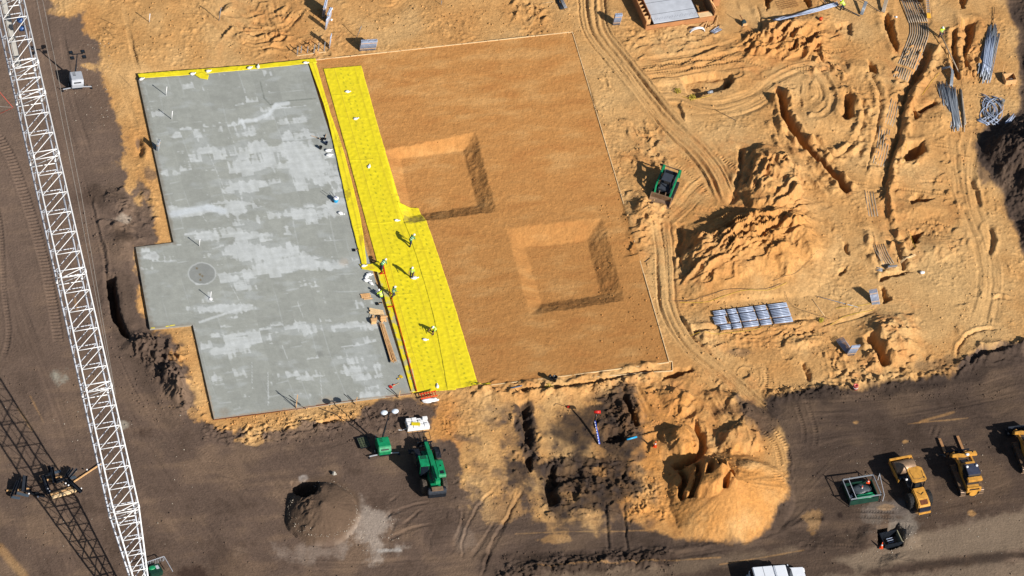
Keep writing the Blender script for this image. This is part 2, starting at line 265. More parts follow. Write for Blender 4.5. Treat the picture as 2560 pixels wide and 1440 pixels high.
ridges([(1950,520),(2020,540),(2010,640),(1900,700),(1890,640)],(20,-60),1.0,3,.35,1)
hole([(1838,362),(1866,372),(1872,420),(1846,505),(1818,530),(1815,480),(1838,430)],.7,1.0)
hole([(1686,560),(1712,560),(1720,620),(1702,690),(1684,640)],.4,.7)
hole([(1928,630),(1960,612),(1985,640),(1992,690),(1950,705),(1932,670)],-.5,1.0,1.2); hole([(1990,585),(2030,568),(2062,600),(2060,655),(2010,655)],-.55,1.0,1.2)
# --- rough strip beside the pad
ridges([(1575,490),(1630,480),(1670,545),(1660,600),(1610,640),(1590,600),(1578,540)],(60,-20),.6,1.6,.35,3); mound(1610,530,50,60,0,.8,1,.3,2)
ridges([(1565,300),(1640,320),(1680,400),(1640,430),(1600,370)],(30,60),.6,1.2,.3,5); ridges([(1490,150),(1530,170),(1545,240),(1500,230)],(20,60),.5,1,.22,3)
ridges([(1845,60),(2010,60),(2090,85),(2080,140),(1960,160),(1850,130)],(60,-30),.9,2.4,.75,1)
ridges([(1850,75),(1930,75),(1930,130),(1850,130)],(-25,60),.8,1.6,.5,4)
ridges([(2010,120),(2110,130),(2110,180),(2040,190)],(50,40),.6,1.5,.4,3)
mound(1960,70,120,26,-15,.9,1,.3,1)
ridges([(2270,110),(2320,110),(2330,190),(2260,270),(2235,260),(2280,190)],(60,-30),.6,1.4,.45,1)
trench([(2318,110),(2310,150),(2290,185),(2262,225),(2245,280),(2236,340),(2216,400),(2200,470)],.8,.8,.65,.4)
trench([(2200,470),(2212,530),(2228,590),(2246,640),(2262,675)],.35,.5,.3,.3)
trench([(2388,70),(2384,120),(2392,190),(2398,200)],.3,.5,.2,.25)
hole([(2400,50),(2440,58),(2436,100),(2420,140),(2424,170),(2405,195),(2399,120)],1.0,.9,.8,.1); ridges([(2395,110),(2450,110),(2450,200),(2400,200)],(20,-30),.6,1.2,.4,2)
hole([(2202,46),(2218,38),(2232,58),(2247,118),(2243,148),(2226,122),(2206,80)],1.2,.45,.7,.12); hole([(2225,-20),(2300,-20),(2316,40),(2306,52),(2262,30)],1.2,.4,.4,.05)
trench([(1944,222),(1956,255),(1962,290),(1988,332),(2022,375),(2060,410),(2092,445),(2122,482)],.42,1.0,.16,.42); mound(2050,300,110,60,0,.35,0,.2,2); trench([(2130,215),(2160,280),(2140,350),(2090,390),(2030,340)],.1,.05,.05,.25); trench([(1930,300),(1960,370),(2020,430),(2080,490)],.1,.05,.05,.22); trench([(2175,560),(2190,640),(2210,700)],.1,.05,.05,.2)
hole([(2108,240),(2132,250),(2134,300),(2112,316),(2092,296),(2104,270)],1.3,.6,.8,.15); hole([(2163,150),(2192,168),(2196,188),(2160,190),(2170,175)],.8,.4); mound(2150,170,50,22,10,.35,1)
hole([(2289,285),(2330,260),(2343,268),(2325,285),(2298,296)],1.2,.35,.7,.12); mound(2350,300,60,40,0,.5,1); hole([(2276,270),(2292,280),(2302,300),(2280,308)],.6,.4)
hole([(2248,400),(2270,368),(2306,366),(2312,392),(2288,412),(2260,422)],1.5,.5,.8,.15); hole([(2268,510),(2290,490),(2320,498),(2344,502),(2318,512),(2276,522)],.9,.35); mound(2300,520,70,30,0,.5,1,.4,3)
hole([(2272,585),(2308,587),(2300,602),(2290,622),(2276,620)],1.3,.3); mound(2340,620,60,40,0,.5,1,.3,2,.2); hole([(2100,600),(2122,615),(2126,650),(2110,640)],.6,.6); hole([(2092,680),(2118,668),(2116,685),(2098,692)],.4,.3)
hole([(1700,196),(1790,182),(1832,186),(1838,205),(1820,228),(1735,250),(1712,235)],.6,.5,.6); hole([(1806,205),(1836,190),(1836,212),(1815,228)],.5,.3)
hole([(2085,60),(2125,56),(2136,80),(2128,90),(2095,80)],.35,.3); hole([(1925,-20),(1905,0),(1912,40),(1922,25),(1932,0)],.9,.4); hole([(2002,-20),(2022,-5),(2030,20),(2018,28),(2006,10)],.9,.3)
hole([(2390,-20),(2400,30),(2395,28),(2412,26),(2418,0),(2418,-20)],.7,.3); flat([(1800,0),(1880,0),(1895,30),(1900,75),(1870,92),(1810,85)],0,.6)
trench([(1850,92),(1890,92),(1903,60),(1892,10)],.08,.12,.06,.08)
ruts([(1925,-10),(1990,-10)],.3,.05)
# duct bank path
flat([(2245,0),(2316,0),(2322,50),(2295,90),(2302,110),(2280,170),(2250,260),(2236,340),(2205,450),(2215,540),(2250,660),(2215,668),(2190,590),(2175,520),(2172,460),(2196,350),(2206,240),(2222,190),(2250,110),(2248,60)],-.12,.5,.5,.85)
trench([(2176,180),(2200,240),(2190,330),(2165,430)],.1,.1,.06,.18); 
# --- heap in the right lower part with a trench
mound(2225,845,105,88,0,1.0,.0,.15,2); ridges([(2170,790),(2240,790),(2260,860),(2230,890),(2190,860)],(50,-16),.8,2.2,.45,2)
trench([(2168,838),(2190,872),(2206,900),(2220,918)],.7,1.1,.5,.3); trench([(2178,838),(2196,868),(2210,890)],.15,.2,.1,.3)
ridges([(2120,900),(2210,905),(2240,940),(2140,960)],(40,20),.5,1,.3,3); ridges([(2040,870),(2110,860),(2140,940),(2060,960)],(20,60),.8,2,.4,1)
hole([(2000,905),(2018,905),(2032,950),(2028,965),(2010,950)],.5,.6); mound(2000,860,60,14,-10,.5,1,.4,1); hole([(1985,840),(2030,822),(2040,830),(1990,852)],.5,.4)
trench([(1730,828),(1800,820),(1880,812),(1980,802),(2040,796)],.12,.3,.1,.15); ridges([(1780,830),(2050,800),(2060,850),(1980,880),(1860,870)],(100,-16),.7,1.6,.22,3)
trench([(1690,788),(1700,812),(1740,850),(1775,880)],.2,.15,.15,.35); hole([(2195,690),(2260,678),(2290,682),(2230,700),(2196,712)],.7,.35); hole([(2196,716),(2215,730),(2228,755),(2210,768),(2200,740)],.7,.3)
ruts([(2210,760),(2180,778),(2110,800),(2050,820)],.4,.2,2.6,.3,3)
mound(2470,880,80,40,-15,.5,0,.2,3); crease([(2390,900),(2400,860),(2440,828),(2500,822)],.15,.2,.1); crease([(2480,750),(2500,740),(2530,750)],.15,.2,.1); crease([(2470,560),(2480,600),(2468,640)],.25,.3,.15); crease([(2420,440),(2440,480),(2450,520)],.2,.3,.15)
# --- bank between sand and road, bank on the right
s,T,S,L=along([(1895,1000),(1960,992),(2080,978),(2180,962),(2290,950),(2380,935),(2440,905),(2520,880),(2620,850)],2.6,warp=1.2)
H[s]+=((-.35*sst(.9,-.9,-T)*sst(-2.6,-1.6,T)*0+.30*np.exp(-((T-.2)/.7)**2)*(1+1.5*n2[s]+n3[s]))*np.clip(S/2,0,1)).astype('f4')
hole([(2402,915),(2415,895),(2450,872),(2520,868),(2545,880),(2480,905),(2420,925)],1.0,1.3); ridges([(2410,900),(2550,870),(2550,905),(2420,935)],(100,-22),.8,2.6,.4,2)
RB=raster([(2545,-900),(2555,0),(2568,100),(2580,200),(2575,285),(2500,312),(2470,345),(2462,390),(2485,440),(2520,480),(2545,560),(2580,640),(2640,760),(3600,900),(3600,-900)])
H+=np.where(far,0,sst(-20,150,RB+wob*22)*3.4*(1+.05*n2)+sst(-10,50,RB)*(n1*1.2+n2*.2+n3*.1)).astype('f4')
H+=(sst(-10,20,RB)*far*3.4).astype('f4')
s,T,S,L=along([(1240,1450),(1330,1425),(1450,1408),(1560,1400),(1690,1385)],1.8,warp=1.4); H[s]+=(.4*np.exp(-(T/.9)**2)*(1+1.1*n2[s]+n3[s])*np.clip(S,0,1)*np.clip((L-S),0,1)).astype('f4')
s,T,S,L=along([(1690,1374),(1800,1368),(1900,1350),(1990,1312),(2060,1300)],1.2,warp=1); H[s]+=(.14*np.exp(-(T/.4)**2)).astype('f4')
# --- left of the slab
hole([(262,700),(288,708),(296,770),(306,812),(322,845),(322,866),(306,858),(288,826),(272,800),(266,745)],1.7,.25,.5,.1)
mound(300,640,50,80,0,.35,1,.3,2); mound(440,960,30,85,-12,1.1,1,.35,3,.3); ridges([(330,830),(420,840),(470,900),(470,1040),(420,1000),(360,920),(320,880)],(20,60),.7,1.2,.5,3); mound(370,860,60,40,20,.6,1,.4,1)
trench([(335,620),(350,700),(372,822)],.2,.3,.15,.05); ridges([(250,460),(330,480),(390,560),(330,610),(260,560)],(40,20),.7,1.4,.22,5); mound(290,510,45,40,0,.3,1)
crease([(342,340),(352,372),(345,395)],.3,.35,.2); ridges([(480,1060),(1000,1000),(1060,1040),(900,1080),(640,1120),(500,1110)],(60,-6),.5,.9,.25,1)
trench([(780,1062),(840,1048),(880,1052)],.2,.3,.15,.1)
# --- slump steps and churned edges
for pts,h in [([(1727,564),(1782,559),(1830,542),(1915,534)],.6),([(1735,627),(1775,614),(1810,594),(1842,559)],.45),([(1740,639),(1780,632),(1812,609),(1847,577)],.45),([(1695,717),(1737,684),(1777,662)],.45),([(1715,674),(1742,657),(1767,639)],.4),([(1765,659),(1795,637),(1827,612),(1860,582)],.45),([(1800,664),(1830,639),(1852,619)],.35),([(1855,657),(1870,642)],.3),([(1880,594),(1900,584),(1917,572)],.35),([(1920,534),(1965,513),(2005,472)],.7),([(1922,522),(1955,489),(1992,457)],.5),([(1967,609),(1980,577),(2017,547)],.5),([(1970,612),(1990,592),(2020,582)],.35),([(1927,452),(1935,434)],.4),([(1945,437),(1967,422)],.4),([(1995,529),(2027,512)],.2),([(1905,660),(1925,640),(1950,640)],.3),([(1690,170),(1730,150),(1790,120)],.2),([(1990,122),(2010,108),(2035,98)],.4),([(1760,165),(1800,150),(1830,130)],.25),([(1595,179),(1640,166)],.25),([(1615,205),(1635,200),(1690,195)],.25),([(1700,250),(1712,300),(1715,315)],.3),([(1545,155),(1560,190),(1580,210)],.2),([(1840,0),(1855,30)],.1)]: scarp(pts,h)
scarps([(1705,610),(1760,565),(1950,520),(2030,480),(2030,560),(1960,630),(1880,670),(1760,720),(1705,700)],(100,-58),46,(25,75),.30,1,.15)
scarps([(1860,380),(1980,390),(2020,470),(1960,530),(1880,520)],(22,-60),24,(18,42),.32,2,.3)
for q,d,n,L,h,sp in [(bx(1560,300,1690,440),(30,60),26,(15,40),.22,.4),(bx(1570,490,1680,650),(60,-22),30,(15,45),.22,.35),(bx(1590,95,1940,195),(100,-32),44,(30,90),.13,.2),(bx(1860,60,2100,135),(60,-38),34,(15,50),.32,.35),(bx(2010,120,2120,195),(50,45),18,(15,40),.28,.4),(bx(1930,180,2090,295),(50,-60),14,(15,45),.2,.8),([(2240,110),(2330,110),(2330,190),(2260,300),(2225,300)],(60,-28),40,(12,35),.24,.4),([(2205,330),(2250,330),(2225,500),(2270,640),(2235,650),(2190,470)],(40,-40),34,(8,25),.2,.7),
  (bx(2390,60,2455,200),(30,-50),20,(10,30),.25,.6),(bx(2170,780,2290,900),(60,-15),22,(20,55),.26,.3),(bx(2105,890,2215,960),(50,-10),26,(8,25),.22,.6),(bx(1620,930,1900,1130),(45,-50),22,(30,75),.22,.4),(bx(1490,960,1600,1110),(60,-25),26,(10,35),.28,.5),(bx(1350,1145,1590,1290),(50,-25),40,(12,40),.24,.5),(bx(1180,955,1660,990),(60,-8),60,(10,40),.2,.4),([(330,830),(450,860),(470,1040),(400,980)],(20,-60),40,(10,30),.26,.6),(bx(560,20,745,110),(60,-14),26,(15,60),.2,.5),(bx(510,1040,1050,1085),(60,-8),50,(8,28),.13,.5),(bx(1740,800,2070,880),(80,-14),34,(15,45),.17,.3),(bx(735,90,840,135),(40,-20),16,(8,25),.18,.6),(bx(1270,0,1370,50),(40,-50),18,(10,30),.18,.6),(bx(2380,330,2540,860),(20,60),30,(15,50),.13,.5),(bx(1280,1010,1350,1200),(20,-50),20,(10,30),.22,.6),(bx(1560,60,1860,105),(60,-6),34,(8,26),.15,.6),(bx(1990,380,2250,640),(40,-40),30,(8,25),.10,1.2),(bx(240,470,400,610),(40,-20),24,(10,30),.16,.6),(bx(2230,380,2420,640),(50,-20),46,(12,40),.18,.6),(bx(260,0,760,140),(30,50),50,(6,18),.08,1.2),(bx(840,0,1430,80),(60,-6),40,(6,18),.07,1.0),(bx(1690,1020,1800,1060),(30,30),8,(15,30),.2,.6),(bx(1080,1010,1280,1300),(30,-60),50,(6,20),.08,1.2),(bx(1570,1160,1680,1310),(20,-60),40,(8,22),.12,.6),(bx(1250,1390,1700,1425),(60,-8),26,(8,24),.13,.5),([(1900,985),(2560,845),(2560,875),(1930,1010)],(60,-14),60,(8,26),.2,.5)]: scarps(q,d,n,L,h,n,sp)
scarps([(1490,90),(2530,90),(2530,930),(1690,930)],(1,-1),170,(6,16),.08,77,2.5,.25,.3)
tread([(1700,372),(1770,392),(1835,440)],.3,.3,.07,.05,.9); tread([(1690,395),(1750,440),(1800,500)],.2,.3,.06,.05,.7); tread([(1600,190),(1700,168),(1800,150),(1870,128)],.25,.3,.07,.05,.5,.6); tread([(1615,165),(1720,150),(1830,150),(1930,170)],.22,.3,.06,.05,.0,.6); tread([(1930,135),(2000,122),(2080,128)],.5,.28,.05,.03,.0); tread([(1945,165),(2000,170),(2050,178)],.3,.28,.05,.03)
tread([(1905,1060),(1950,1110),(1965,1170)],.25,.3,.06,.05,.5); tread([(1925,1180),(1960,1220)],.5,.32,.08,.05); tread([(1915,920),(1925,985)],.6,.3,.04,.02)
ruts([(1480,-60),(1484,40),(1500,90),(1548,150),(1600,215),(1660,290),(1700,335),(1740,372),(1785,430),(1818,505)],1.75,.24,3.0,.05,1,.06,2,.95,.8)
ruts([(1545,150),(1600,225),(1665,300),(1720,350)],1.0,.2,3.2,.06,2,.05,2,.6,.6)
ruts([(1650,545),(1660,620),(1664,700),(1668,760),(1690,815),(1730,870),(1800,925),(1865,980),(1935,1045)],1.2,.2,3.0,.06,5,.06,2,.9,.8)
# --- soil heap
mound(806,1288,90,78,0,1.9,.55,.08,3,.05,20); hole([(726,1222),(752,1214),(796,1216),(802,1240),(780,1274),(750,1276),(728,1252)],1.5,.7,1.0); scarps([(722,1230),(800,1230),(820,1350),(740,1330)],(20,-60),16,(10,30),.15,9,.5); ridges([(725,1230),(790,1240),(800,1350),(750,1330)],(20,-60),.4,1.1,.22,2)
# --- yellow heap at the bottom
mound(1826,1248,158,112,-8,2.9,.8,.08,1,.06,24); hole([(1726,1172),(1760,1160),(1812,1168),(1830,1230),(1790,1264),(1735,1264),(1720,1230)],-1.25,.7,1.0); mound(1880,1185,60,26,-10,.5,0,.2,3)
for pts in ([(1700,1172),(1712,1205),(1700,1240),(1708,1262)],[(1738,1166),(1742,1200),(1736,1236),(1722,1262)],[(1760,1170),(1768,1208),(1758,1232)],[(1788,1164),(1793,1196),(1792,1222)],[(1812,1205),(1818,1236)],[(1804,1230),(1802,1262)]): trench(pts,.42,1.5,.3,.15)
mound(1694,1112,60,50,20,.8,.8,.3,2); hole([(1688,1066),(1720,1068),(1738,1100),(1735,1140),(1700,1150),(1674,1130),(1670,1100)],-.9,.8,1.0); trench([(1730,1062),(1752,1092),(1752,1130),(1722,1158),(1680,1168)],.45,.9,.3,.1)
ridges([(1620,930),(1700,930),(1840,960),(1900,1040),(1900,1120),(1800,1140),(1700,1060),(1620,1010)],(-20,60),1.3,3.6,.3,3); ruts([(1720,955),(1780,1000),(1830,1080)],1.3,.2,1.5,.2,2,pl=0); mound(1850,1040,70,40,30,.6,1,.3,1); hole([(1792,1080),(1850,1052),(1905,1075),(1915,1120),(1830,1145),(1796,1118)],-.95,1.1,1.1); hole([(1640,985),(1690,960),(1740,985),(1725,1030),(1680,1040)],-.6,1.0,1.2); hole([(1760,960),(1850,975),(1870,1010),(1800,1020),(1750,1000)],-.5,1.0,1.2); hole([(1666,930),(1730,922),(1737,932),(1690,950),(1650,958)],.9,.4)
trench([(1555,985),(1570,1010),(1592,1060),(1594,1066)],.35,.9,.2,.25); hole([(1515,1078),(1560,1082),(1570,1105),(1530,1118),(1504,1108)],.8,.35); ridges([(1500,985),(1590,960),(1600,1090),(1520,1110)],(60,-20),.6,1.2,.6,4)
hole([(1286,1012),(1326,1006),(1338,1100),(1330,1140),(1302,1120)],.9,1.0); ridges([(1280,1010),(1345,1010),(1345,1140),(1290,1140)],(10,50),.5,1,.3,2)
hole([(1352,1180),(1385,1165),(1398,1205),(1392,1240),(1400,1262),(1372,1280),(1358,1240)],.8,.5); hole([(1380,1175),(1450,1165),(1462,1195),(1430,1210),(1385,1212)],.35,.3); hole([(1545,1190),(1562,1178),(1566,1195),(1552,1206)],.5,.25); hole([(1305,1145),(1325,1140),(1332,1170),(1320,1190)],.6,.3)
ridges([(1330,1130),(1560,1130),(1590,1230),(1400,1290)],(40,20),.6,1.2,.35,5); ridges([(1560,1180),(1660,1180),(1680,1300),(1560,1300)],(20,60),.45,.9,.25,1)
ridges([(1080,1010),(1130,1010),(1140,1110),(1110,1120)],(30,20),.35,1,.3,2); trench([(1285,975),(1380,968),(1480,955),(1590,930),(1655,925)],.25,.45,.2,.2); ridges([(1180,970),(1300,965),(1500,945),(1650,920),(1650,960),(1400,1000),(1200,1000)],(60,-8),.5,1,.35,3)
ridges([(740,95),(830,95),(840,130),(700,140)],(40,-20),.5,.9,.25,3); ridges([(560,60),(740,60),(740,110),(600,115)],(60,5),.5,.9,.25,2); trench([(640,122),(700,118),(735,125)],.12,.25,.1,.12)
ridges([(1560,70),(1640,80),(1800,75),(1820,90),(1700,110),(1560,100)],(60,-5),.5,1,.2,3); ridges([(1290,0),(1360,0),(1350,40),(1310,50)],(30,50),.6,1.2,.25,4)
ridges([(1990,1100),(2000,1250),(1940,1330),(1900,1330)],(-20,60),.4,1.4,.18,3)
# dark soil blotches and clods at rim
ridges([(1960,1350),(2060,1340),(2050,1380),(1960,1385)],(50,-10),.6,1.2,.25,3)
hole([(2190,1322),(2245,1312),(2262,1335),(2255,1372),(2226,1382),(2192,1370)],.9,.25,.4); mound(2170,1335,30,24,0,.35,1,.3,1); mound(2275,1345,30,30,0,.3,1,.3,2); mound(2240,1405,50,20,0,.5,1,.4,3,.3)
# ground bare under the slab and vault
def under(pts,lvl):
    s,d=polyfield(pts,0); k=sst(0,.12,d-.05); H[s]=(H[s]*(1-k)+lvl*k).astype('f4')
for pts,sh in ((SLAB,3.0),):
    s,d=polyfield(pts,0,pad=5); k=sst(-1.2,-.2,d)*.75*(1-pad[s]); H[s]=(H[s]*(1-k)-.12*k).astype('f4')
under(SLAB,-.55)
VAULT=[(1598,-70),(1758,-92),(1786,46),(1616,74)]
under([(1585,-90),(1770,-110),(1786,50),(1618,76)],-1.2)
# flat stands for machines
for q in ([(1620,430),(1700,425),(1700,500),(1625,510)],[(1040,1090),(1120,1090),(1130,1230),(1060,1235)],[(2215,1150),(2320,1150),(2330,1270),(2250,1270)],[(2340,1120),(2470,1120),(2480,1245),(2380,1250)],[(1860,1400),(2030,1390),(2040,1480),(1870,1480)],[(2100,1190),(2215,1190),(2215,1250),(2110,1255)],[(900,1090),(1000,1090),(1000,1140),(900,1140)],[(165,180),(215,180),(215,225),(165,225)],[(2480,1080),(2640,1060),(2700,1240),(2560,1260)],[(1780,760),(1985,745),(1985,806),(1790,824)],[(20,1180),(230,1160),(240,1230),(30,1240)]): flat(q,0,.5,.3,.8)
H=H.astype('f4')
def gz(x,y):
    i=min(max(int(np.searchsorted(YS,y)),1),len(YS)-1); j=min(max(int(np.searchsorted(XS,x)),1),len(XS)-1)
    return float(H[i,j])
# ---- soil colour (sRGB -> linear), with shade of the dug patches painted in
def lin(c): 
    c=np.array(c)/255.; return .78*np.where(c<=.04045,c/12.92,((c+.055)/1.055)**2.4)
def lincol(r,g,b): return tuple(float(v) for v in lin((r,g,b)))
def mixc(A,B,k): return A*(1-k[...,None])+B*k[...,None]
nb=fbm(X/6,Y/6,4,4); nc=fbm(X/1.1,Y/1.1,3,5); ns=pn((X*.94+Y*.34)/9,(-X*.34+Y*.94)/.8,2)
C=np.empty(X.shape+(3,),'f4'); C[:]=lin((198,153,104))
C=mixc(C,lin((204,164,118)),sst(-.1,.5,nb)); C=mixc(C,lin((188,138,88)),sst(.0,.6,-nb)*.7)
C=mixc(C,lin((205,164,117)),np.clip(pale,0,1)*.75)
for (cx,cy,rx,ry,a) in [(1760,1240,230,140,.8),(1640,1060,150,120,.8),(1880,600,210,170,.45),(1960,110,140,60,.5),(1110,1060,40,80,.7),(820,980,300,20,.0)]:
    C=mixc(C,lin((200,140,80)),a*sst(1.2,.4,np.hypot((U-cx)/rx,(V-cy)/ry)+wob*.3))
for (cx,cy,rx,ry,a) in [(2350,740,250,170,.7),(1650,700,40,220,.6),(1540,250,80,200,.4),(2020,760,200,50,.4),(1870,1185,40,18,.6)]:
    C=mixc(C,lin((205,168,123)),a*sst(1.2,.4,np.hypot((U-cx)/rx,(V-cy)/ry)+wob*.3))
C*=np.array([.95,.95,.83],'f4'); 
for x0,y0,x1,y1,a in [(1560,300,1690,440,.5),(1570,490,1680,650,.5),(1590,95,1940,195,.4),(1860,60,2120,200,.6),(1700,350,1860,540,.6),(1690,540,1850,740,.6),(1840,360,2010,540,.6),(2220,110,2340,300,.7),(2190,330,2260,650,.5),(2390,60,2460,200,.6),(2170,780,2300,900,.7),(2100,890,2230,960,.5),(1620,930,1900,1130,.6),(1680,1160,1840,1260,.6),(1180,950,1670,995,.6),(560,0,760,115,.5),(1740,800,2080,880,.4),(2260,380,2420,640,.3),(1090,1000,1145,1120,.8),(740,90,840,135,.6),(1985,370,2110,480,.0)]:
    w_=sst(-30,25,np.minimum(np.minimum(U-x0,x1-U),np.minimum(V-y0,y1-V))+wob*18); C=mixc(C,lin((182,128,76)),np.clip(w_*a*(.4+1.1*nc+.8*n2),0,.7))
for a,b in [((1944,222),(1966,300)),((1966,300),(2040,390)),((2040,390),(2122,482))]:
    t=np.clip(((U-a[0])*(b[0]-a[0])+(V-a[1])*(b[1]-a[1]))/((b[0]-a[0])**2+(b[1]-a[1])**2),0,1); dd=np.hypot(U-a[0]-t*(b[0]-a[0]),V-a[1]-t*(b[1]-a[1])); C=mixc(C,lin((168,112,64)),sst(11,6,dd+wob*2)*.5)
PC=np.empty(C.shape,'f4'); PC[:]=lin((178,122,74)); 
hz=fbm((X*.93+Y*.36)/4.5,(-X*.36+Y*.93)/1.5,4,1); PC=mixc(PC,lin((190,139,92)),sst(.0,.6,hz*.7+.45*nb+.12*sst(500,100,V))*.8); PC=mixc(PC,lin((170,111,65)),sst(.05,.7,-hz)*.7)
PC*=(np.array([1.12,1.24,1.12],'f4')*(1-.16*sst(350,800,V))[...,None]); C=C*(1-pad[...,None])+PC*pad[...,None]
DC=np.empty(C.shape,'f4'); DC[:]=lin((84,71,62)); DC=mixc(DC,lin((101,85,71)),sst(-.1,.5,nb+.4*ns)); DC=mixc(DC,lin((62,51,43)),sst(.1,.6,-nb+.5*nc)*.6)
st1=pn((U-.27*V)/7,V/160,1)+.5*pn((U-.27*V)/2.5,V/90,2); st2=pn((V+.14*U)/5,U/170,3)+.5*pn((V+.14*U)/2,U/90,4); st3=pn((U-V*.7)/6,(U+V)/150,5); kL=sst(420,250,U); kD=sst(250,420,U)*sst(1100,700,U); DC*=(1+.20*(st1*kL+st3*kD+st2*(1-kL-kD)))[...,None]; lf=sst(700,0,U)*sst(1500,300,V); DC=mixc(DC,lin((104,90,80)),lf*.6)
rg=sst(1900,2300,U)*sst(1200,1400,V); DC=mixc(DC,lin((100,84,70)),rg*.5)
for (cx,cy,rx,ry,col,a) in [(925,1330,62,58,(140,131,122),.85),(780,1378,120,20,(118,107,98),.7),(140,935,20,22,(128,126,116),.95),(310,1065,14,9,(130,126,116),.8),(2480,1340,150,40,(128,113,98),.9),(2560,1400,60,26,(118,102,88),.9),(2450,1440,160,18,(115,99,84),.9),(2230,1270,70,20,(125,118,112),.6),(2240,1320,60,22,(128,121,112),.8),(2262,1350,22,26,(132,124,114),.8),(2225,1390,44,10,(132,124,114),.8),(2190,1300,50,10,(118,110,102),.5),(1160,1350,30,30,(118,104,92),.6),(560,1440,120,60,(96,80,66),.6),(970,1376,22,5,(150,148,144),.8),(760,1198,12,7,(160,155,150),.8),(300,550,28,9,(140,130,118),.9),(620,1440,50,40,(100,84,70),.5),(355,1080,22,16,(60,48,40),.7),(220,490,60,16,(66,54,46),.6),(280,490,40,32,(66,56,48),.6),(310,590,40,16,(56,46,38),.7),(490,1430,60,26,(54,42,36),.95),(2240,1410,70,30,(64,52,46),.9),(2100,1350,60,20,(58,48,42),.7),(2100,1290,9,8,(48,38,34),.9),(2055,1300,5,5,(48,38,34),.9),(2400,1410,170,10,(70,58,48),.8),(2560,1390,60,6,(70,58,48),.8),(1500,1395,260,12,(52,42,36),.7),(1400,1420,150,20,(60,50,42),.6)]:
    DC=mixc(DC,lin(col),a*sst(1.35,.35,np.hypot((U-cx)/rx,(V-cy)/ry)+wob*.8+nc*.35))
DC=mixc(DC,lin((84,70,58)),sst(1.12,.9,np.hypot((U-804)/92,(V-1276)/84)+wob*.1)); DC=mixc(DC,lin((38,32,29)),sst(-10,25,raster(DARKR)+wob*8)*.55)
for p,sf in PATCH[:7]: DC=mixc(DC,lin((54,46,42)),sst(-1,1,(raster(p)+wob*10)/20)*.8)  # darker soil, with the black shadows of the diggings put into its colour
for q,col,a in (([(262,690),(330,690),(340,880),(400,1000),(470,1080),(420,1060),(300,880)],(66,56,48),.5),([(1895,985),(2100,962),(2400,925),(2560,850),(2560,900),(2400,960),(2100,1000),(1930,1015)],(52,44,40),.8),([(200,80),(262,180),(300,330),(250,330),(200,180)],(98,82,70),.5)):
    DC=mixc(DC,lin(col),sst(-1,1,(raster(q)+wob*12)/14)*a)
DC*=np.array([1.035,1,.965],'f4'); DC*=(1.32-.45*sst(900,1700,U)*sst(850,1000,V)+.15*sst(1250,1440,V)*sst(1900,2500,U))[...,None]*np.array([1,1,1.02],'f4'); 
for q,col,a in (([(2080,1402),(2250,1345),(2400,1318),(2570,1270),(2570,1372),(2300,1402),(2160,1430)],(128,112,95),.9),([(1980,1450),(2100,1436),(2160,1445),(2570,1402),(2570,1500),(2000,1500)],(124,108,92),.85),([(2150,1424),(2300,1405),(2570,1376),(2570,1394),(2300,1418)],(58,48,42),.8),([(1280,1450),(1700,1408),(1820,1385),(2000,1372),(1900,1400),(1600,1450)],(112,96,80),.75)):
    DC=mixc(DC,lin(col),sst(-1,1,(raster(q)+wob*10)/9)*a)
C=C*(1-m[...,None])+DC*m[...,None]
fine=1+.15*nc+.13*n3+.05*ns+.07*RNG.standard_normal(X.shape).astype('f4'); fine=1+(fine-1)*(1-.4*pad)*(1-.35*m); C=np.clip(C*fine[...,None],.004,.9)
# ---------------------------------------------------------------- materials
MATS={}
def mat(name,col,rough=.6,metal=0.0,var=.12,scale=3.0,bump=0.0,bs=20.0,spec=.4,coat=0):
    if name in MATS: return MATS[name]
    m_=bpy.data.materials.new(name); m_.use_nodes=True; t=m_.node_tree; b=t.nodes['Principled BSDF']
    c=lincol(*col); tc=t.nodes.new('ShaderNodeTexCoord'); n=t.nodes.new('ShaderNodeTexNoise'); n.inputs['Scale'].default_value=scale; n.inputs['Detail'].default_value=6
    t.links.new(tc.outputs['Object'],n.inputs['Vector'])
    r=t.nodes.new('ShaderNodeValToRGB'); r.color_ramp.elements[0].position=.3; r.color_ramp.elements[1].position=.7
    r.color_ramp.elements[0].color=tuple(v*(1-var) for v in c)+(1,); r.color_ramp.elements[1].color=tuple(min(1,v*(1+var)) for v in c)+(1,)
    t.links.new(n.outputs[0],r.inputs[0]); t.links.new(r.outputs[0],b.inputs['Base Color'])
    b.inputs['Roughness'].default_value=rough; b.inputs['Metallic'].default_value=metal; b.inputs['Specular IOR Level'].default_value=spec
    if coat: b.inputs['Coat Weight'].default_value=coat
    if bump:
        n2_=t.nodes.new('ShaderNodeTexNoise'); n2_.inputs['Scale'].default_value=bs; n2_.inputs['Detail'].default_value=5; bu=t.nodes.new('ShaderNodeBump'); bu.inputs['Distance'].default_value=bump
        t.links.new(tc.outputs['Object'],n2_.inputs['Vector']); t.links.new(n2_.outputs[0],bu.inputs['Height']); t.links.new(bu.outputs[0],b.inputs['Normal'])
    MATS[name]=m_; return m_
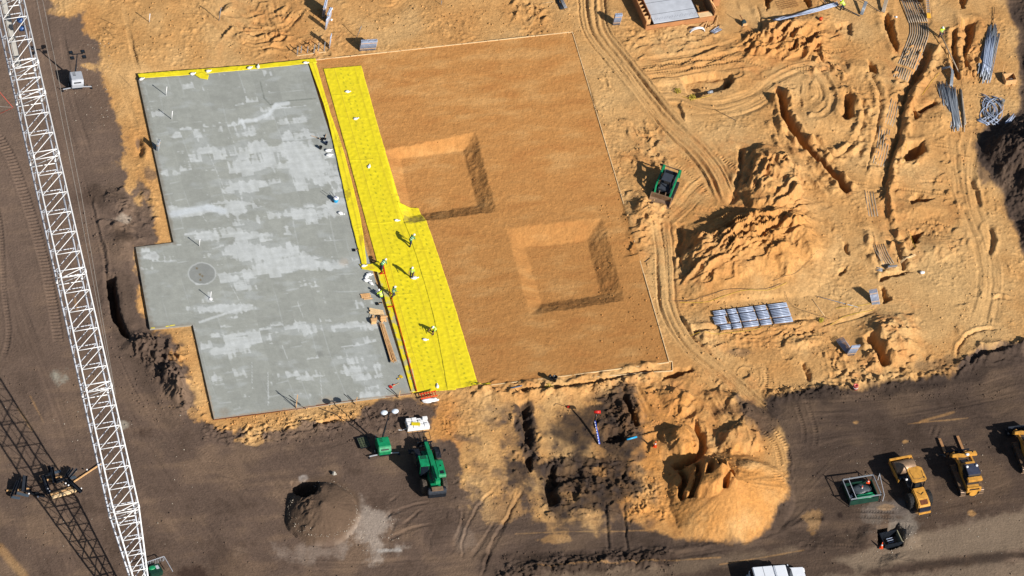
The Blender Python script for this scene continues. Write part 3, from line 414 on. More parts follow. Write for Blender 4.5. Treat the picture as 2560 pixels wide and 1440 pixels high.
def vcmat(name,rough=.9,bump=.05,bs=6,spec=.15,b2=.0,bs2=1.5):
    m_=bpy.data.materials.new(name); m_.use_nodes=True; t=m_.node_tree; b=t.nodes['Principled BSDF']
    a=t.nodes.new('ShaderNodeVertexColor'); a.layer_name='Col'; tc=t.nodes.new('ShaderNodeTexCoord')
    n=t.nodes.new('ShaderNodeTexNoise'); n.inputs['Scale'].default_value=bs; n.inputs['Detail'].default_value=8; n.inputs['Roughness'].default_value=.65; t.links.new(tc.outputs['Object'],n.inputs['Vector'])
    mr=t.nodes.new('ShaderNodeMapRange'); mr.inputs[1].default_value=.25; mr.inputs[2].default_value=.75; mr.inputs[3].default_value=.88; mr.inputs[4].default_value=1.12; t.links.new(n.outputs[0],mr.inputs[0])
    vm=t.nodes.new('ShaderNodeVectorMath'); vm.operation='SCALE'; t.links.new(a.outputs[0],vm.inputs[0]); t.links.new(mr.outputs[0],vm.inputs['Scale']); t.links.new(vm.outputs[0],b.inputs['Base Color'])
    b.inputs['Roughness'].default_value=rough; b.inputs['Specular IOR Level'].default_value=spec
    if bump:
        bu=t.nodes.new('ShaderNodeBump'); bu.inputs['Distance'].default_value=bump; t.links.new(n.outputs[0],bu.inputs['Height']); t.links.new(bu.outputs[0],b.inputs['Normal'])
    return m_
# ---------------------------------------------------------------- mesh helpers
COL=scn.collection
def gridmesh(name,PX,PY,PZ,cols,material):
    ny,nx=PX.shape; me=bpy.data.meshes.new(name); co=np.stack([PX,PY,PZ],-1).astype('f4').reshape(-1,3)
    idx=np.arange(ny*nx).reshape(ny,nx); q=np.stack([idx[:-1,:-1],idx[:-1,1:],idx[1:,1:],idx[1:,:-1]],-1).reshape(-1,4)
    me.vertices.add(len(co)); me.vertices.foreach_set('co',co.ravel()); me.loops.add(q.size); me.loops.foreach_set('vertex_index',q.ravel().astype('i4'))
    me.polygons.add(len(q)); me.polygons.foreach_set('loop_start',np.arange(0,q.size,4,dtype='i4')); me.polygons.foreach_set('loop_total',np.full(len(q),4,'i4'))
    me.polygons.foreach_set('use_smooth',np.ones(len(q),bool)); me.update()
    if cols is not None:
        a=me.color_attributes.new('Col','FLOAT_COLOR','POINT'); a.data.foreach_set('color',np.concatenate([cols.reshape(-1,3),np.ones((len(co),1))],1).astype('f4').ravel())
    me.materials.append(material); o=bpy.data.objects.new(name,me); COL.objects.link(o); return o
class MB:
    def __init__(s): s.v=[]; s.f=[]; s.M=Matrix.Identity(4)
    def add(s,vs,fs):
        o=len(s.v); s.v+=[tuple(s.M@Vector(v)) for v in vs]; s.f+=[tuple(o+i for i in f) for f in fs]; return s
    def box(s,c,d,rz=0,ry=0,rx=0,tx=1,ty=1):
        R=Matrix.Rotation(rz,3,'Z')@Matrix.Rotation(ry,3,'Y')@Matrix.Rotation(rx,3,'X'); vs=[]
        for z in(-.5,.5):
            kx,ky=(tx,ty) if z>0 else (1,1)
            for x,y in((-.5,-.5),(.5,-.5),(.5,.5),(-.5,.5)): vs.append(Vector(c)+R@Vector((x*d[0]*kx,y*d[1]*ky,z*d[2])))
        return s.add(vs,[(0,3,2,1),(4,5,6,7),(0,1,5,4),(1,2,6,5),(2,3,7,6),(3,0,4,7)])
    def bar(s,a,b,w=.05,h=None,up=(0,0,1)):
        a=Vector(a);b=Vector(b);d=b-a;L=d.length
        if L<1e-6: return s
        x=d/L; u=Vector(up)
        if abs(x.dot(u))>.98: u=Vector((0,1,0))
        y=u.cross(x).normalized(); z=x.cross(y); h=w if h is None else h; vs=[]
        for p in(a,b):
            for i,j in((-.5,-.5),(.5,-.5),(.5,.5),(-.5,.5)): vs.append(p+y*w*i+z*h*j)
        return s.add(vs,[(0,1,2,3),(7,6,5,4),(0,4,5,1),(1,5,6,2),(2,6,7,3),(3,7,4,0)])
    def tube(s,pts,r,n=8,r1=None,cap=True):
        P=[Vector(p) for p in pts]; m_=len(P); o=[]; prev=None
        for i,p in enumerate(P):
            d=(P[min(i+1,m_-1)]-P[max(i-1,0)]).normalized(); u=prev if prev is not None else (Vector((0,0,1)) if abs(d.z)<.9 else Vector((1,0,0)))
            y=(u-d*u.dot(d)).normalized(); prev=y; z=d.cross(y); rr=r if r1 is None else r+(r1-r)*i/(m_-1)
            o+= [p+(y*math.cos(6.28318*k/n)+z*math.sin(6.28318*k/n))*rr for k in range(n)]
        f=[(i*n+k,i*n+(k+1)%n,(i+1)*n+(k+1)%n,(i+1)*n+k) for i in range(m_-1) for k in range(n)]
        if cap: f+=[tuple(range(n-1,-1,-1)),tuple((m_-1)*n+k for k in range(n))]
        return s.add(o,f)
    def lathe(s,prof,n=16,c=(0,0,0),ax='Z'):
        vs=[];m_=len(prof)
        for r,z in prof:
            for k in range(n):
                a=6.28318*k/n; x,y=r*math.cos(a),r*math.sin(a); p=(x,y,z) if ax=='Z' else ((x,z,y) if ax=='Y' else (z,x,y)); vs.append(Vector(c)+Vector(p))
        f=[(i*n+k,i*n+(k+1)%n,(i+1)*n+(k+1)%n,(i+1)*n+k) for i in range(m_-1) for k in range(n)]; f+=[tuple(range(n-1,-1,-1)),tuple((m_-1)*n+k for k in range(n))]
        return s.add(vs,f)
    def prism(s,poly,a,b,ax='Y'):
        """outline in (x,z) pushed along y, or in (x,y) pushed along z"""
        n=len(poly); g=(lambda p,t:(p[0],t,p[1])) if ax=='Y' else ((lambda p,t:(p[0],p[1],t)) if ax=='Z' else (lambda p,t:(t,p[0],p[1])))
        return s.add([g(p,a) for p in poly]+[g(p,b) for p in poly],[tuple(range(n-1,-1,-1)),tuple(range(n,2*n))]+[(i,(i+1)%n,n+(i+1)%n,n+i) for i in range(n)])
    def blob(s,c,r,n=10,m_=6,seed=0,j=.15,flat=None):
        vs=[(0,0,-1)];f=[]
        for i in range(1,m_):
            t=math.pi*i/m_-math.pi/2
            for k in range(n): a=6.28318*k/n; vs.append((math.cos(t)*math.cos(a),math.cos(t)*math.sin(a),math.sin(t)))
        vs.append((0,0,1)); o=[]
        for v in vs:
            q=1+j*mnoise.noise(Vector(v)*1.3+Vector((seed*7.1,seed*3.3,seed))); z=v[2]
            if flat is not None: z=max(z,flat)
            o.append(Vector(c)+Vector((v[0]*r[0]*q,v[1]*r[1]*q,z*r[2]*q)))
        for k in range(n): f.append((0,1+(k+1)%n,1+k)); f.append((len(o)-1,len(o)-1-n+k,len(o)-1-n+(k+1)%n))
        for i in range(m_-2):
            for k in range(n): f.append((1+i*n+k,1+i*n+(k+1)%n,1+(i+1)*n+(k+1)%n,1+(i+1)*n+k))
        return s.add(o,f)
    def build(s,name,m_,parent=None,smooth=False,bev=0):
        me=bpy.data.meshes.new(name); me.from_pydata(s.v,[],s.f); me.materials.append(m_)
        bm=bmesh.new(); bm.from_mesh(me); bmesh.ops.recalc_face_normals(bm,faces=bm.faces[:])
        if bev: bmesh.ops.bevel(bm,geom=[e for e in bm.edges if e.calc_length()>bev*3],offset=bev,segments=2,affect='EDGES',clamp_overlap=True)
        bm.to_mesh(me); bm.free()
        if smooth: me.polygons.foreach_set('use_smooth',[True]*len(me.polygons))
        o=bpy.data.objects.new(name,me); COL.objects.link(o)
        if parent: o.parent=parent
        return o
def tag(o,label,cat,group=None):
    o['label']=label; o['category']=cat
    if group: o['group']=group
    return o
def thing(name,label,cat,p,rz=0.0,group=None,z=None,zoff=0.0):
    g=at(*p); zz=gz(g.x,g.y) if z is None else z
    if z is None: g=at(p[0],p[1],zz)
    else: g=at(p[0],p[1],z)
    o=bpy.data.objects.new(name,None); COL.objects.link(o); o.empty_display_size=.3; o.location=(g.x,g.y,zz+zoff); o.rotation_euler=(0,0,rz); return tag(o,label,cat,group)
def solo(mb,name,m_,label,cat,p,rz=0.0,group=None,z=None,zoff=0.0,smooth=False,bev=0):
    o=mb.build(name,m_,None,smooth,bev); g=at(*p); zz=gz(g.x,g.y) if z is None else z; g=at(p[0],p[1],zz)
    o.location=(g.x,g.y,zz+zoff); o.rotation_euler=(0,0,rz); return tag(o,label,cat,group)
def children(o): return [c for c in bpy.data.objects if c.parent==o]
def copy_tree(o,parent=None,label=None):
    c=o.copy(); COL.objects.link(c); c.parent=parent
    if label: c['label']=label
    for ch in children(o): copy_tree(ch,c)
    return c
def move(o,p,rz,z=None,zoff=0):
    g=at(*p); zz=gz(g.x,g.y) if z is None else z; g=at(p[0],p[1],zz); o.location=(g.x,g.y,zz+zoff); o.rotation_euler=(0,0,rz)
#@@SETTING
soil=vcmat('site_soil',.95,.065,5.0)
g_=gridmesh('ground',X,Y,H,C,soil); g_['kind']='structure'
def gzv(x,y):
    i=np.clip(np.searchsorted(YS,y),1,len(YS)-1); j=np.clip(np.searchsorted(XS,x),1,len(XS)-1)
    y0=YS[i-1];x0=XS[j-1]; fy=np.clip((y-y0)/(YS[i]-y0),0,1); fx=np.clip((x-x0)/(XS[j]-x0),0,1)
    return (H[i-1,j-1]*(1-fx)+H[i-1,j]*fx)*(1-fy)+(H[i,j-1]*(1-fx)+H[i,j]*fx)*fy
def bil(A,B,Cc,D_,nu,nv):
    u,v=np.meshgrid(np.linspace(0,1,nu),np.linspace(0,1,nv)); f=lambda k:(A[k]*(1-u)+B[k]*u)*(1-v)+(D_[k]*(1-u)+Cc[k]*u)*v
    return f(0),f(1),u,v
# --- concrete slab: body and three top panels cut to its stepped outline
ZS=.12
sp_=[at(x,y,ZS) for x,y in SLAB]
b=MB(); b.prism([(p.x,p.y) for p in sp_],-.6,ZS-.004,'Z'); conc=mat('concrete_edge',(150,148,140),.8,bump=.01)
slab=tag(b.build('concrete_slab',conc),'large grey concrete slab with pale trowel marks and a stepped left edge','slab')
def edgept(a,b_,t): return (a[0]+(b_[0]-a[0])*t,a[1]+(b_[1]-a[1])*t)
R_=lambda t:edgept((770,160),(1027,983),t)
quads=[((345,195),(770,160),R_(.47),(434,606)),((434,606),R_(.47),R_(.71),(482,812)),((482,812),R_(.71),(1027,983),(535,1047)),((339,618),(434,606),(482,812),(375,822))]
th=math.radians(21.9)
def slabcol(PX,PY):
    u,v=to_px(PX,PY,ZS); a=PX*math.cos(th)+PY*math.sin(th); b2=-PX*math.sin(th)+PY*math.cos(th)
    D0=np.full(PX.shape,.03)
    for cx,cy,rx,ry,w_ in [(700,280,90,22,.55),(620,320,110,30,.3),(470,335,90,26,.3),(740,340,60,60,.55),(700,400,130,50,.55),(780,430,80,50,.8),(500,390,120,45,.4),(430,430,40,14,.4),(640,470,120,30,.5),(460,530,60,14,1.1),(560,520,100,20,.7),(760,535,110,28,.7),(860,520,60,20,.6),(610,600,150,60,.45),(500,590,50,14,.7),(680,640,120,40,.6),(820,660,120,24,.7),(640,690,130,30,.45),(560,770,100,14,.8),(600,740,70,40,.35),(560,870,90,40,.6),(640,840,120,24,.45),(770,820,140,20,.45),(880,820,90,16,.5),(900,900,70,60,.6),(700,930,150,30,.3),(940,980,60,40,.5),(370,640,30,16,.5),(480,240,60,30,.12),(780,172,60,10,.5),(600,410,60,100,.2),(850,480,30,60,.5)]:
        D0+=w_*sst(1.3,.2,np.hypot((u-cx)/rx,(v-cy)/ry))
    ka=np.floor(a/1.25+.3*pn(b2/6,b2*0,1)); hsh=lambda k,j:np.modf(np.abs(np.sin(k*12.9898+j*78.233)*43758.5))[0]
    kb=np.floor((b2+hsh(ka,3)*1.9+.5*pn(a/4,b2/9,2))/2.3)
    n=.5*(hsh(ka,kb)-.5)+.55*fbm(a/5,b2/1.9,3,2)+.30*pn(a/.35,b2/2.8,1)+.12*pn(a/.5,b2/.12,3)
    saw=1-np.modf(np.abs((b2+hsh(ka,3)*1.9+.5*pn(a/4,b2/9,2))/2.3+50))[0]; W=sst(.36,.47,D0+n-.12+.45*(saw-.5)+.18*pn(a/.3,b2/1.6,4)+.10*pn(a/2.5,b2/.3,5)); W2=sst(.05,.5,D0+fbm(a/2.5,b2/1.2,3,4)*.9-.15)
    base=lin((152,156,151)); c=np.empty(PX.shape+(3,)); c[:]=base
    c=c*(1+.07*fbm(a/7,b2/3,3,1)+.045*(hsh(ka,np.floor(b2/7))-.5)*2+.03*pn(a/.25,b2/5,5)+.03*pn(a/5,b2/.2,5))[...,None]
    c=mixc(c,lin((172,178,179)),W2*.5); c=mixc(c,lin((200,206,208)),W*(.50+.28*sst(-.4,.5,pn(a/.5,b2/2.5,2)+.7*pn(a/3,b2/.35,4))))
    el=np.abs(np.modf(np.abs((b2+hsh(ka,3)*1.9+.5*pn(a/4,b2/9,2))/2.3))[0]); ln=sst(.05,.015,np.minimum(el,1-el))*sst(.05,.4,pn(a/3,b2/3,3)); c=mixc(c,lin((196,203,206)),ln*.35)
    fa=np.modf(np.abs(a/1.25+.3*pn(b2/6,b2*0,1)))[0]; ln=sst(.06,.01,np.minimum(fa,1-fa))*sst(.1,.4,pn(a/2,b2/6,2)); c=mixc(c,lin((196,203,206)),ln*.25)
    # round patch with rust spots, dark cold joint, splashes at the edges
    d=np.hypot((u-505)/33,(v-684)/26)+.06*pn(u/9,v/9,1); c=mixc(c,lin((138,142,140)),sst(1.02,.96,d)); c=mixc(c,lin((190,196,198)),sst(.1,0,np.abs(d-1.03))*.6)
    for x_,y_ in [(492,671),(500,686),(501,700),(506,690)]: c=mixc(c,lin((110,90,40)),sst(4,1,np.hypot(u-x_,v-y_)+pn(u/2,v/2,2)*2)*.8)
    def line(pts,wd,col,a_):
        nonlocal c
        for (x0,y0),(x1,y1) in zip(pts,pts[1:]):
            t=np.clip(((u-x0)*(x1-x0)+(v-y0)*(y1-y0))/((x1-x0)**2+(y1-y0)**2),0,1); dd=np.hypot(u-x0-t*(x1-x0),v-y0-t*(y1-y0))
            c=mixc(c,lin(col),sst(wd,wd*.3,dd+3*np.abs(pn(u/8,v/8,2)))*a_)
    line([(651,205),(660,245),(676,262),(720,252),(790,246)],3,(112,118,112),.7); line([(600,305),(640,300),(672,285),(690,262),(720,258)],8,(205,212,216),.75); line([(604,300),(612,320)],6,(205,212,216),.8)
    line([(500,805),(560,785),(600,772),(606,765)],5,(200,206,208),.7); line([(430,536),(520,518),(560,528)],12,(196,204,210),.85)
    for p0,p1 in [((606,765),(570,700)),((520,560),(500,530)),((742,750),(768,820)),((700,850),(722,905)),((630,905),(630,960)),((670,930),(672,1010)),((670,940),(670,1015)),((800,930),(806,1005)),((905,915),(916,985)),((560,470),(520,380)),((860,870),(885,930))]: line([p0,p1],1.6,(200,206,208),.6)
    for (x_,y_,r,col,a_) in [(385,640,14,(90,82,72),.25),(350,640,8,(120,112,100),.5),(376,812,22,(120,110,96),.3),(560,1030,20,(140,120,95),.35),(1000,985,26,(170,150,115),.4),(820,1008,30,(175,145,105),.45),(852,525,30,(150,150,140),.5),(860,655,18,(190,150,100),.2),(880,520,14,(110,104,90),.6),(800,885,14,(110,112,110),.5),(905,740,20,(120,116,108),.3),(795,350,20,(130,135,135),.4),(520,745,14,(185,192,196),.7)]:
        c=mixc(c,lin(col),a_*sst(1.2,.3,np.hypot(u-x_,(v-y_)/.75)/r+.8*np.abs(pn(u/5,v/5,3))))
    dd=sdf(np.array([[p.x,p.y] for p in sp_]),PX,PY); c=mixc(c,lin((118,106,90)),sst(.5,.0,dd+.35*pn(PX*2,PY*2,1))*.55*sst(540,420,u)); c=mixc(c,lin((170,140,105)),sst(.25,0,dd+.2*pn(PX*3,PY*3,4))*.5*sst(940,1000,v))
    return np.clip(c*(1+.03*RNG.standard_normal(PX.shape))[...,None],.01,.9)
cm=vcmat('trowelled_concrete',.75,.012,1.2,.3)
for q in quads:
    A,B,Cq,Dq=[at(x,y,ZS) for x,y in q]; nu=int((B-A).length/.075); nv=int((Dq-A).length/.075)
    px_,py_,u,v=bil(A,B,Cq,Dq,nu,nv); o=gridmesh('surface_panel',px_,py_,np.full(px_.shape,ZS)+.004*pn(px_/2,py_/2,1),slabcol(px_,py_),cm); o.parent=slab
# --- yellow vapour barrier
def sheet(name,L,R,label,group,zo=.03,wr=.03,seed=0,rows=(),seams=(),dirt=None,tint=(230,214,34),st=.09,cross=True,splash=0,zfix=None):
    """L, R: left and right edges from far to near, photo points"""
    PL=spline(wpts(L),.4); PR=spline(wpts(R),.4)
    def res(P,n):
        d=np.r_[0,np.cumsum(np.linalg.norm(np.diff(P,axis=0),axis=1))]; t=np.linspace(0,d[-1],n); return np.stack([np.interp(t,d,P[:,0]),np.interp(t,d,P[:,1])],1),d[-1]
    _,L0=res(PL,2); nv=max(3,int(L0/st)); PL,_=res(PL,nv); PR,_=res(PR,nv); wd=np.linalg.norm(PR-PL,axis=1).mean(); nu=max(4,int(wd/st)+1)
    u=np.linspace(0,1,nu)[None,:]; px_=PL[:,0:1]*(1-u)+PR[:,0:1]*u; py_=PL[:,1:2]*(1-u)+PR[:,1:2]*u
    ss=np.linspace(0,L0,nv)[:,None]+0*px_; tt=u*wd+0*px_
    px_=px_+.05*pn(ss/1.2,tt*0+seed,2)*(np.abs(u-.5)*2)**6; z=(gzv(px_,py_) if zfix is None else (np.full(px_.shape,zfix) if not isinstance(zfix,tuple) else zfix[0]+(zfix[1]-zfix[0])*u+0*px_))
    n=pn(tt*1.1+.5*ss,ss*.7,seed); w1=np.clip(1-np.abs(pn(tt*.9+ss*.35,ss*1.3-tt*.4,seed+1))*5,0,1)**2*sst(-.1,.35,pn(ss/3,tt/2,seed+2)); w2=np.clip(1-np.abs(pn(tt*1.6-ss*.5,ss*.5,seed+3))*6,0,1)**2*sst(0,.4,pn(ss/4+9,tt/2,seed+1))
    z=z+zo+wr*(.8*n+.75*w1+.6*w2)
    for sm in seams: z=z+.016*np.exp(-((tt/wd-sm-.006*pn(ss/3,tt*0,1))*wd/.08)**2)
    if cross:
        for k in range(int(L0/9)):
            s0=4+k*9+3*math.sin(k*3.1+seed); z=z+.04*np.exp(-((ss-s0+.1*np.abs(tt-wd*.4))/.06)**2)*((tt>wd*.05)&(tt<wd*.62))
    c=np.empty(px_.shape+(3,)); c[:]=lin(tint); c=mixc(c,lin((220,200,40)),sst(-.1,.5,pn(ss/2.5,tt/1.4,seed+4))*.4); c=mixc(c,lin((232,214,30)),sst(.1,.5,pn(ss/9,tt/.35,seed))*.6)
    for k,r in enumerate(rows):
        ph=np.modf((ss+.37*k+.1*pn(ss*2,tt*0,2))/.62)[0]; k_=(np.abs(ph-.5)<.17)*sst(.10,.05,np.abs(tt-r*wd-.05*np.sin(ss*5))); c=mixc(c,lin((122,132,36)),k_*.55*sst(-.6,-.1,pn(ss*1.7,tt*2,5)))
    for sm in seams: c=mixc(c,lin((180,160,40)),sst(.09,.0,np.abs(tt/wd-sm-.012)*wd)*.65)
    if dirt is not None:
        uu,vv=to_px(px_,py_,0)
        for x_,y_,rx_,ry_,col,a_ in dirt: c=mixc(c,lin(col),a_*sst(1.2,.5,np.hypot((uu-x_)/rx_,(vv-y_)/ry_)+pn(uu/6,vv/6,2)*1.2))
    if splash: c=mixc(c,lin((176,172,150)),splash*sst(-.05,.25,pn(ss*1.1,tt*1.3,3)+.35*pn(ss*5,tt*5,4)))
    c=c*(1+.012*RNG.standard_normal(px_.shape))[...,None]
    o=gridmesh(name,px_,py_,z,c,ymat); so=o.modifiers.new('thick','SOLIDIFY'); so.thickness=.004; return tag(o,label,'vapour barrier',group)
ymat=vcmat('yellow_film',.42,.004,3,.5)
G1='yellow vapour barrier sheets'
sheet('vapour_barrier_sheet',[(808,172),(862,362),(905,520),(942,655),(962,740),(985,830),(1031,981)],[(903,164),(952,340),(1002,505),(1050,660),(1090,800),(1140,976)],'widest yellow sheet running full length of the slab edge, dotted rows and long seams',G1,.035,.022,0,rows=(.44,.60),seams=(.27,.80),dirt=[(985,955,60,8,(196,176,60),.4)])
sheet('vapour_barrier_sheet',[(992,503),(1040,640),(1085,800),(1118,975)],[(1048,507),(1072,570),(1122,720),(1196,965)],'yellow sheet with a torn dirty top corner lying beside the sunken square pit',G1,.05,.02,2,rows=(.66,),seams=(.42,),dirt=[(1035,545,36,12,(168,150,66),.75),(1015,525,14,8,(206,190,70),.3)],tint=(234,216,36))
sheet('vapour_barrier_sheet',[(343,187),(500,175),(650,163),(788,148)],[(349,199),(502,188),(652,174),(792,160)],'narrow yellow sheet folded along the far edge of the slab',G1,.10,.05,1,st=.07,cross=False,zfix=.08)
sheet('vapour_barrier_sheet',[(771,160),(810,270),(835,370),(868,520),(888,600),(905,668)],[(789,158),(828,290),(856,370),(890,500),(905,570),(917,664)],'narrow crumpled yellow strip between the slab and the bare earth gap',G1,.03,.05,3,seams=(.55,),cross=False,dirt=[(868,490,10,14,(120,96,40),.5),(850,360,6,20,(150,120,50),.4),(902,600,5,16,(160,130,50),.5)],st=.06,zfix=(.19,.10))
sheet('vapour_barrier_sheet',[(898,664),(925,663),(946,655)],[(905,676),(930,680),(951,683)],'small crumpled yellow flap closing the end of the bare earth gap',G1,.10,.10,4,cross=False,st=.06,dirt=[(925,672,10,5,(190,140,60),.5)],zfix=.10)
sheet('vapour_barrier_sheet',[(940,676),(962,752),(985,830),(1005,900),(1028,982)],[(953,674),(980,758),(1003,830),(1025,900),(1043,980)],'concrete splashed yellow strip left of the red screed rail',G1,.05,.04,5,cross=False,splash=.75,st=.06,zfix=.10)
sheet('vapour_barrier_sheet',[(493,186),(505,184),(522,190)],[(487,191),(500,199),(519,202)],'small folded yellow offcut lying on the far edge of the slab','yellow offcuts',.04,.05,1,cross=False,st=.05,zfix=.16)
sheet('vapour_barrier_sheet',[(1178,962),(1200,960),(1224,957)],[(1181,968),(1202,966),(1226,962)],'bright yellow rolled end of sheet at the near corner of the fill pad','yellow offcuts',.10,.08,2,cross=False,st=.05,tint=(240,226,30))
sheet('vapour_barrier_sheet',[(376,821),(405,818),(436,813)],[(378,823),(406,820.5),(438,815)],'thin yellow sheet edge showing under the notch of the slab','yellow offcuts',.12,.03,3,cross=False,st=.05,zfix=.0)
wood=mat('timber',(214,170,118),.8,var=.2,scale=6,bump=.004); paleboard=mat('pale_board',(226,196,150),.8,var=.12,scale=5)
white=mat('white_plastic',(232,234,238),.5,var=.05); galv=mat('grey_conduit',(142,150,160),.38,.15,var=.12,scale=4); galv2=mat('pale_conduit',(164,178,204),.35,.1,var=.1,scale=4)
steel=mat('dark_steel',(44,50,60),.5,.6,var=.3,scale=5); black=mat('black_rubber',(26,26,28),.85,var=.3); blackp=mat('black_plastic',(22,24,28),.4,var=.2)
green=mat('green_paint',(16,136,88),.42,var=.28,scale=2.5,spec=.5,coat=.2); yel=mat('machine_yellow',(202,148,64),.48,var=.26,scale=2.5,spec=.5,coat=.15); glass=mat('dark_glass',(24,32,42),.1,spec=.8)
hiv=mat('lime_vest',(196,236,52),.8,var=.12,scale=9); hivg=mat('green_vest',(70,150,84),.8,var=.15,scale=9); skin=mat('skin',(150,105,80),.6); denim=mat('dark_trousers',(44,50,70),.85,var=.2); boot=mat('boot',(70,52,38),.8); silver=mat('reflective_tape',(200,204,200),.4)
red=mat('red_paint',(196,38,26),.4,var=.15); orange=mat('orange_plastic',(232,84,36),.5,var=.1); blue=mat('blue_paint',(40,80,190),.4,var=.15); lblue=mat('light_blue_plastic',(40,160,215),.45)
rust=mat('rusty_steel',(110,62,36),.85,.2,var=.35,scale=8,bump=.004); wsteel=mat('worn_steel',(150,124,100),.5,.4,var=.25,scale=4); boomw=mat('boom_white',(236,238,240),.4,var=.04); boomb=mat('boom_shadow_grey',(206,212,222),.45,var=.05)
conc2=mat('raw_concrete',(170,166,158),.8,var=.1,bump=.006); deck=mat('deck_panel',(190,196,206),.6,var=.12,scale=1.2); ply=mat('form_plywood',(176,124,80),.75,var=.15,scale=1.5,bump=.003); tyre=mat('dusty_tyre',(76,68,60),.9,var=.3,scale=5); tarpm=mat('white_wrap',(236,238,240),.5,var=.05,scale=3,bump=.02,bs=6)
ytape=mat('yellow_tape',(222,186,50),.6); rope=mat('grey_cable',(150,146,140),.6); drope=mat('dark_cable',(52,48,46),.7); redrope=mat('red_rope',(205,70,52),.7); greyp=mat('light_grey_paint',(176,182,192),.45,var=.08); leaf=mat('yellow_green_leaf',(168,150,50),.8,var=.3)
# ---- form boards round the pad
def boards(pts,label,h=.16,w_=.07,m_=paleboard,z0=.0,stakes=0):
    q=[at(x,y,.08) for x,y in pts]; t=thing('form_board',label,'form board',pts[0],0,'timber form boards round the fill pad',z=0); o=t.location.copy()
    mb=MB()
    for a,b in zip(q,q[1:]):
        n=max(1,int((b-a).length/3.6))
        for k in range(n):
            A=a.lerp(b,k/n);B=a.lerp(b,(k+1)/n-.002); j=random.uniform(-.02,.02); mb.bar((A.x-o.x,A.y-o.y,z0+j),(B.x-o.x,B.y-o.y,z0+j+random.uniform(-.02,.02)),w_,h)
    mb.build('board',m_,t)
    if stakes:
        for a,b in zip(q,q[1:]):
            n=int((b-a).length/stakes)
            for k in range(1,n): A=a.lerp(b,k/n); MB().bar((A.x-o.x+.07,A.y-o.y,-.2),(A.x-o.x+.07,A.y-o.y,.22),.04).build('stake',wood,t)
    return t
boards([(783,150),(1431,79)],'pale timber form board along the far edge of the brown fill pad',stakes=4.5)
boards([(1431,79),(1548,470),(1673,904)],'pale timber form board along the right edge of the brown fill pad',stakes=4.5)
boards([(1672,905),(1440,936),(1228,962)],'pale timber form board along the near edge of the brown fill pad',stakes=4.5)
boards([(1672,902),(1681,903),(1682,926),(1600,932),(1480,942)],'short form board closing off the near right corner of the fill pad',h=.12)
boards([(535,1048),(640,1035),(760,1018)],'rusty edge board along the near left edge of the slab',m_=rust,z0=.03,h=.1)
boards([(760,1018),(900,999),(1030,983)],'red brown edge board along the near right edge of the slab',m_=rust,z0=.05,h=.1)
boards([(742,139),(815,129)],'short pale board at the foot of the bare steel posts',h=.14)
# ---- generic shapes
def sandbag(p,rz,label,s=.82,z=None,grp='white sandbags holding the sheets down'):
    mb=MB(); mb.blob((0,0,.09),(.30*s,.19*s,.12*s),14,8,seed=int(p[0]),j=.35,flat=-.6); o=mb.build('sandbag',tarpm,None,True)
    k=MB().tube([(.27*s,0,.10),(.37*s,.02,.09),(.42*s,.05,.07)],.05,6,.07).build('tied_neck',tarpm,o,True)
    move(o,p,rz,z); tag(o,label,'sandbag',grp)
for p,rz,l in [((868,230),.2,'white sandbag nearest the far end of the widest yellow sheet'),((889,298),.5,'white sandbag on the widest yellow sheet, second from its far end'),((922,418),1.4,'upright looking white sandbag on the widest yellow sheet, third from its far end'),((991,552),.1,'white sandbag on the yellow sheet beside the dirty torn corner'),((1062,850),.1,'white sandbag on yellow sheet near the kneeling worker'),((1093,967),1.7,'white sandbag at the near edge of the yellow sheet')]: sandbag(p,rz,l)
for p,rz,l in [((353,199),.6,'white sandbag on the far left corner of the slab'),((481,186),.6,'white sandbag left of the folded yellow offcut'),((520,179),.5,'white sandbag just beyond the folded yellow offcut'),((623,171),.6,'left white sandbag of the close pair on the far yellow strip'),((645,168),1.6,'right white sandbag of the close pair on the far yellow strip'),((763,158),.2,'white sandbag at the far right corner of the slab'),((909,666),.4,'white sandbag on the crumpled end of the narrow yellow strip')]: sandbag(p,rz,l,.85,.17)
for p,rz,l,s in [((922,687),.2,'topmost white bag of the heap on slab by the red rail',1),((916,693),1.2,'second white bag of the heap on slab by the red rail',1),((916,702),.1,'largest white bag in the heap on slab by the red rail',1.15),((927,709),-.6,'nearest white bag of the heap on slab by the red rail',.9),((820,377),.4,'farther of the two white bags beside the black tools',1.05),((822,389),.4,'nearer of the two white bags beside the black tools',1.05),((851,534),-.2,'single white bag with a long tie near right slab edge',1.0)]: sandbag(p,rz,l,s,ZS,'white bags lying on the slab')
def tubes_up(p,rz,n,rows,pitch,h,label,r=.045,m_=galv2,lean=(0,0),spacer=True,cat='pipe stub-up',grp='upright conduit banks',zoff=-.05,name='conduit_bank',rp=None,bent=.18,tilt=None):
    t=thing(name,label,cat,p,rz,grp,zoff=zoff); rp=rp or pitch
    for i in range(n):
        for j in range(rows):
            x=(i-(n-1)/2)*pitch; y=(j-(rows-1)/2)*rp; hh=h*(1+random.uniform(-.015,.015))
            MB().tube([(x,y,0),(x+lean[0]*.5,y+lean[1]*.5,hh*.5),(x+lean[0],y+lean[1],hh-.0)],r,8).build('conduit',m_,t,True)
    if spacer:
        for f in (.25,.8): MB().box((lean[0]*f,lean[1]*f,h*f),(n*pitch,rows*rp+.02,.035)).build('spacer',wood,t)
    return t
hx=hd((900,125),(930,123))
tubes_up((918,124),hx,14,3,.125,1.45,'widest upright bank of grey conduits, fourteen pipes across, beyond the fill pad',lean=(.1,0),rp=.12,r=.05)
tubes_up((1540,60),hx,7,3,.115,1.55,'upright bank of grey conduits beside the haul track, seven pipes across',lean=(.12,0),rp=.12)
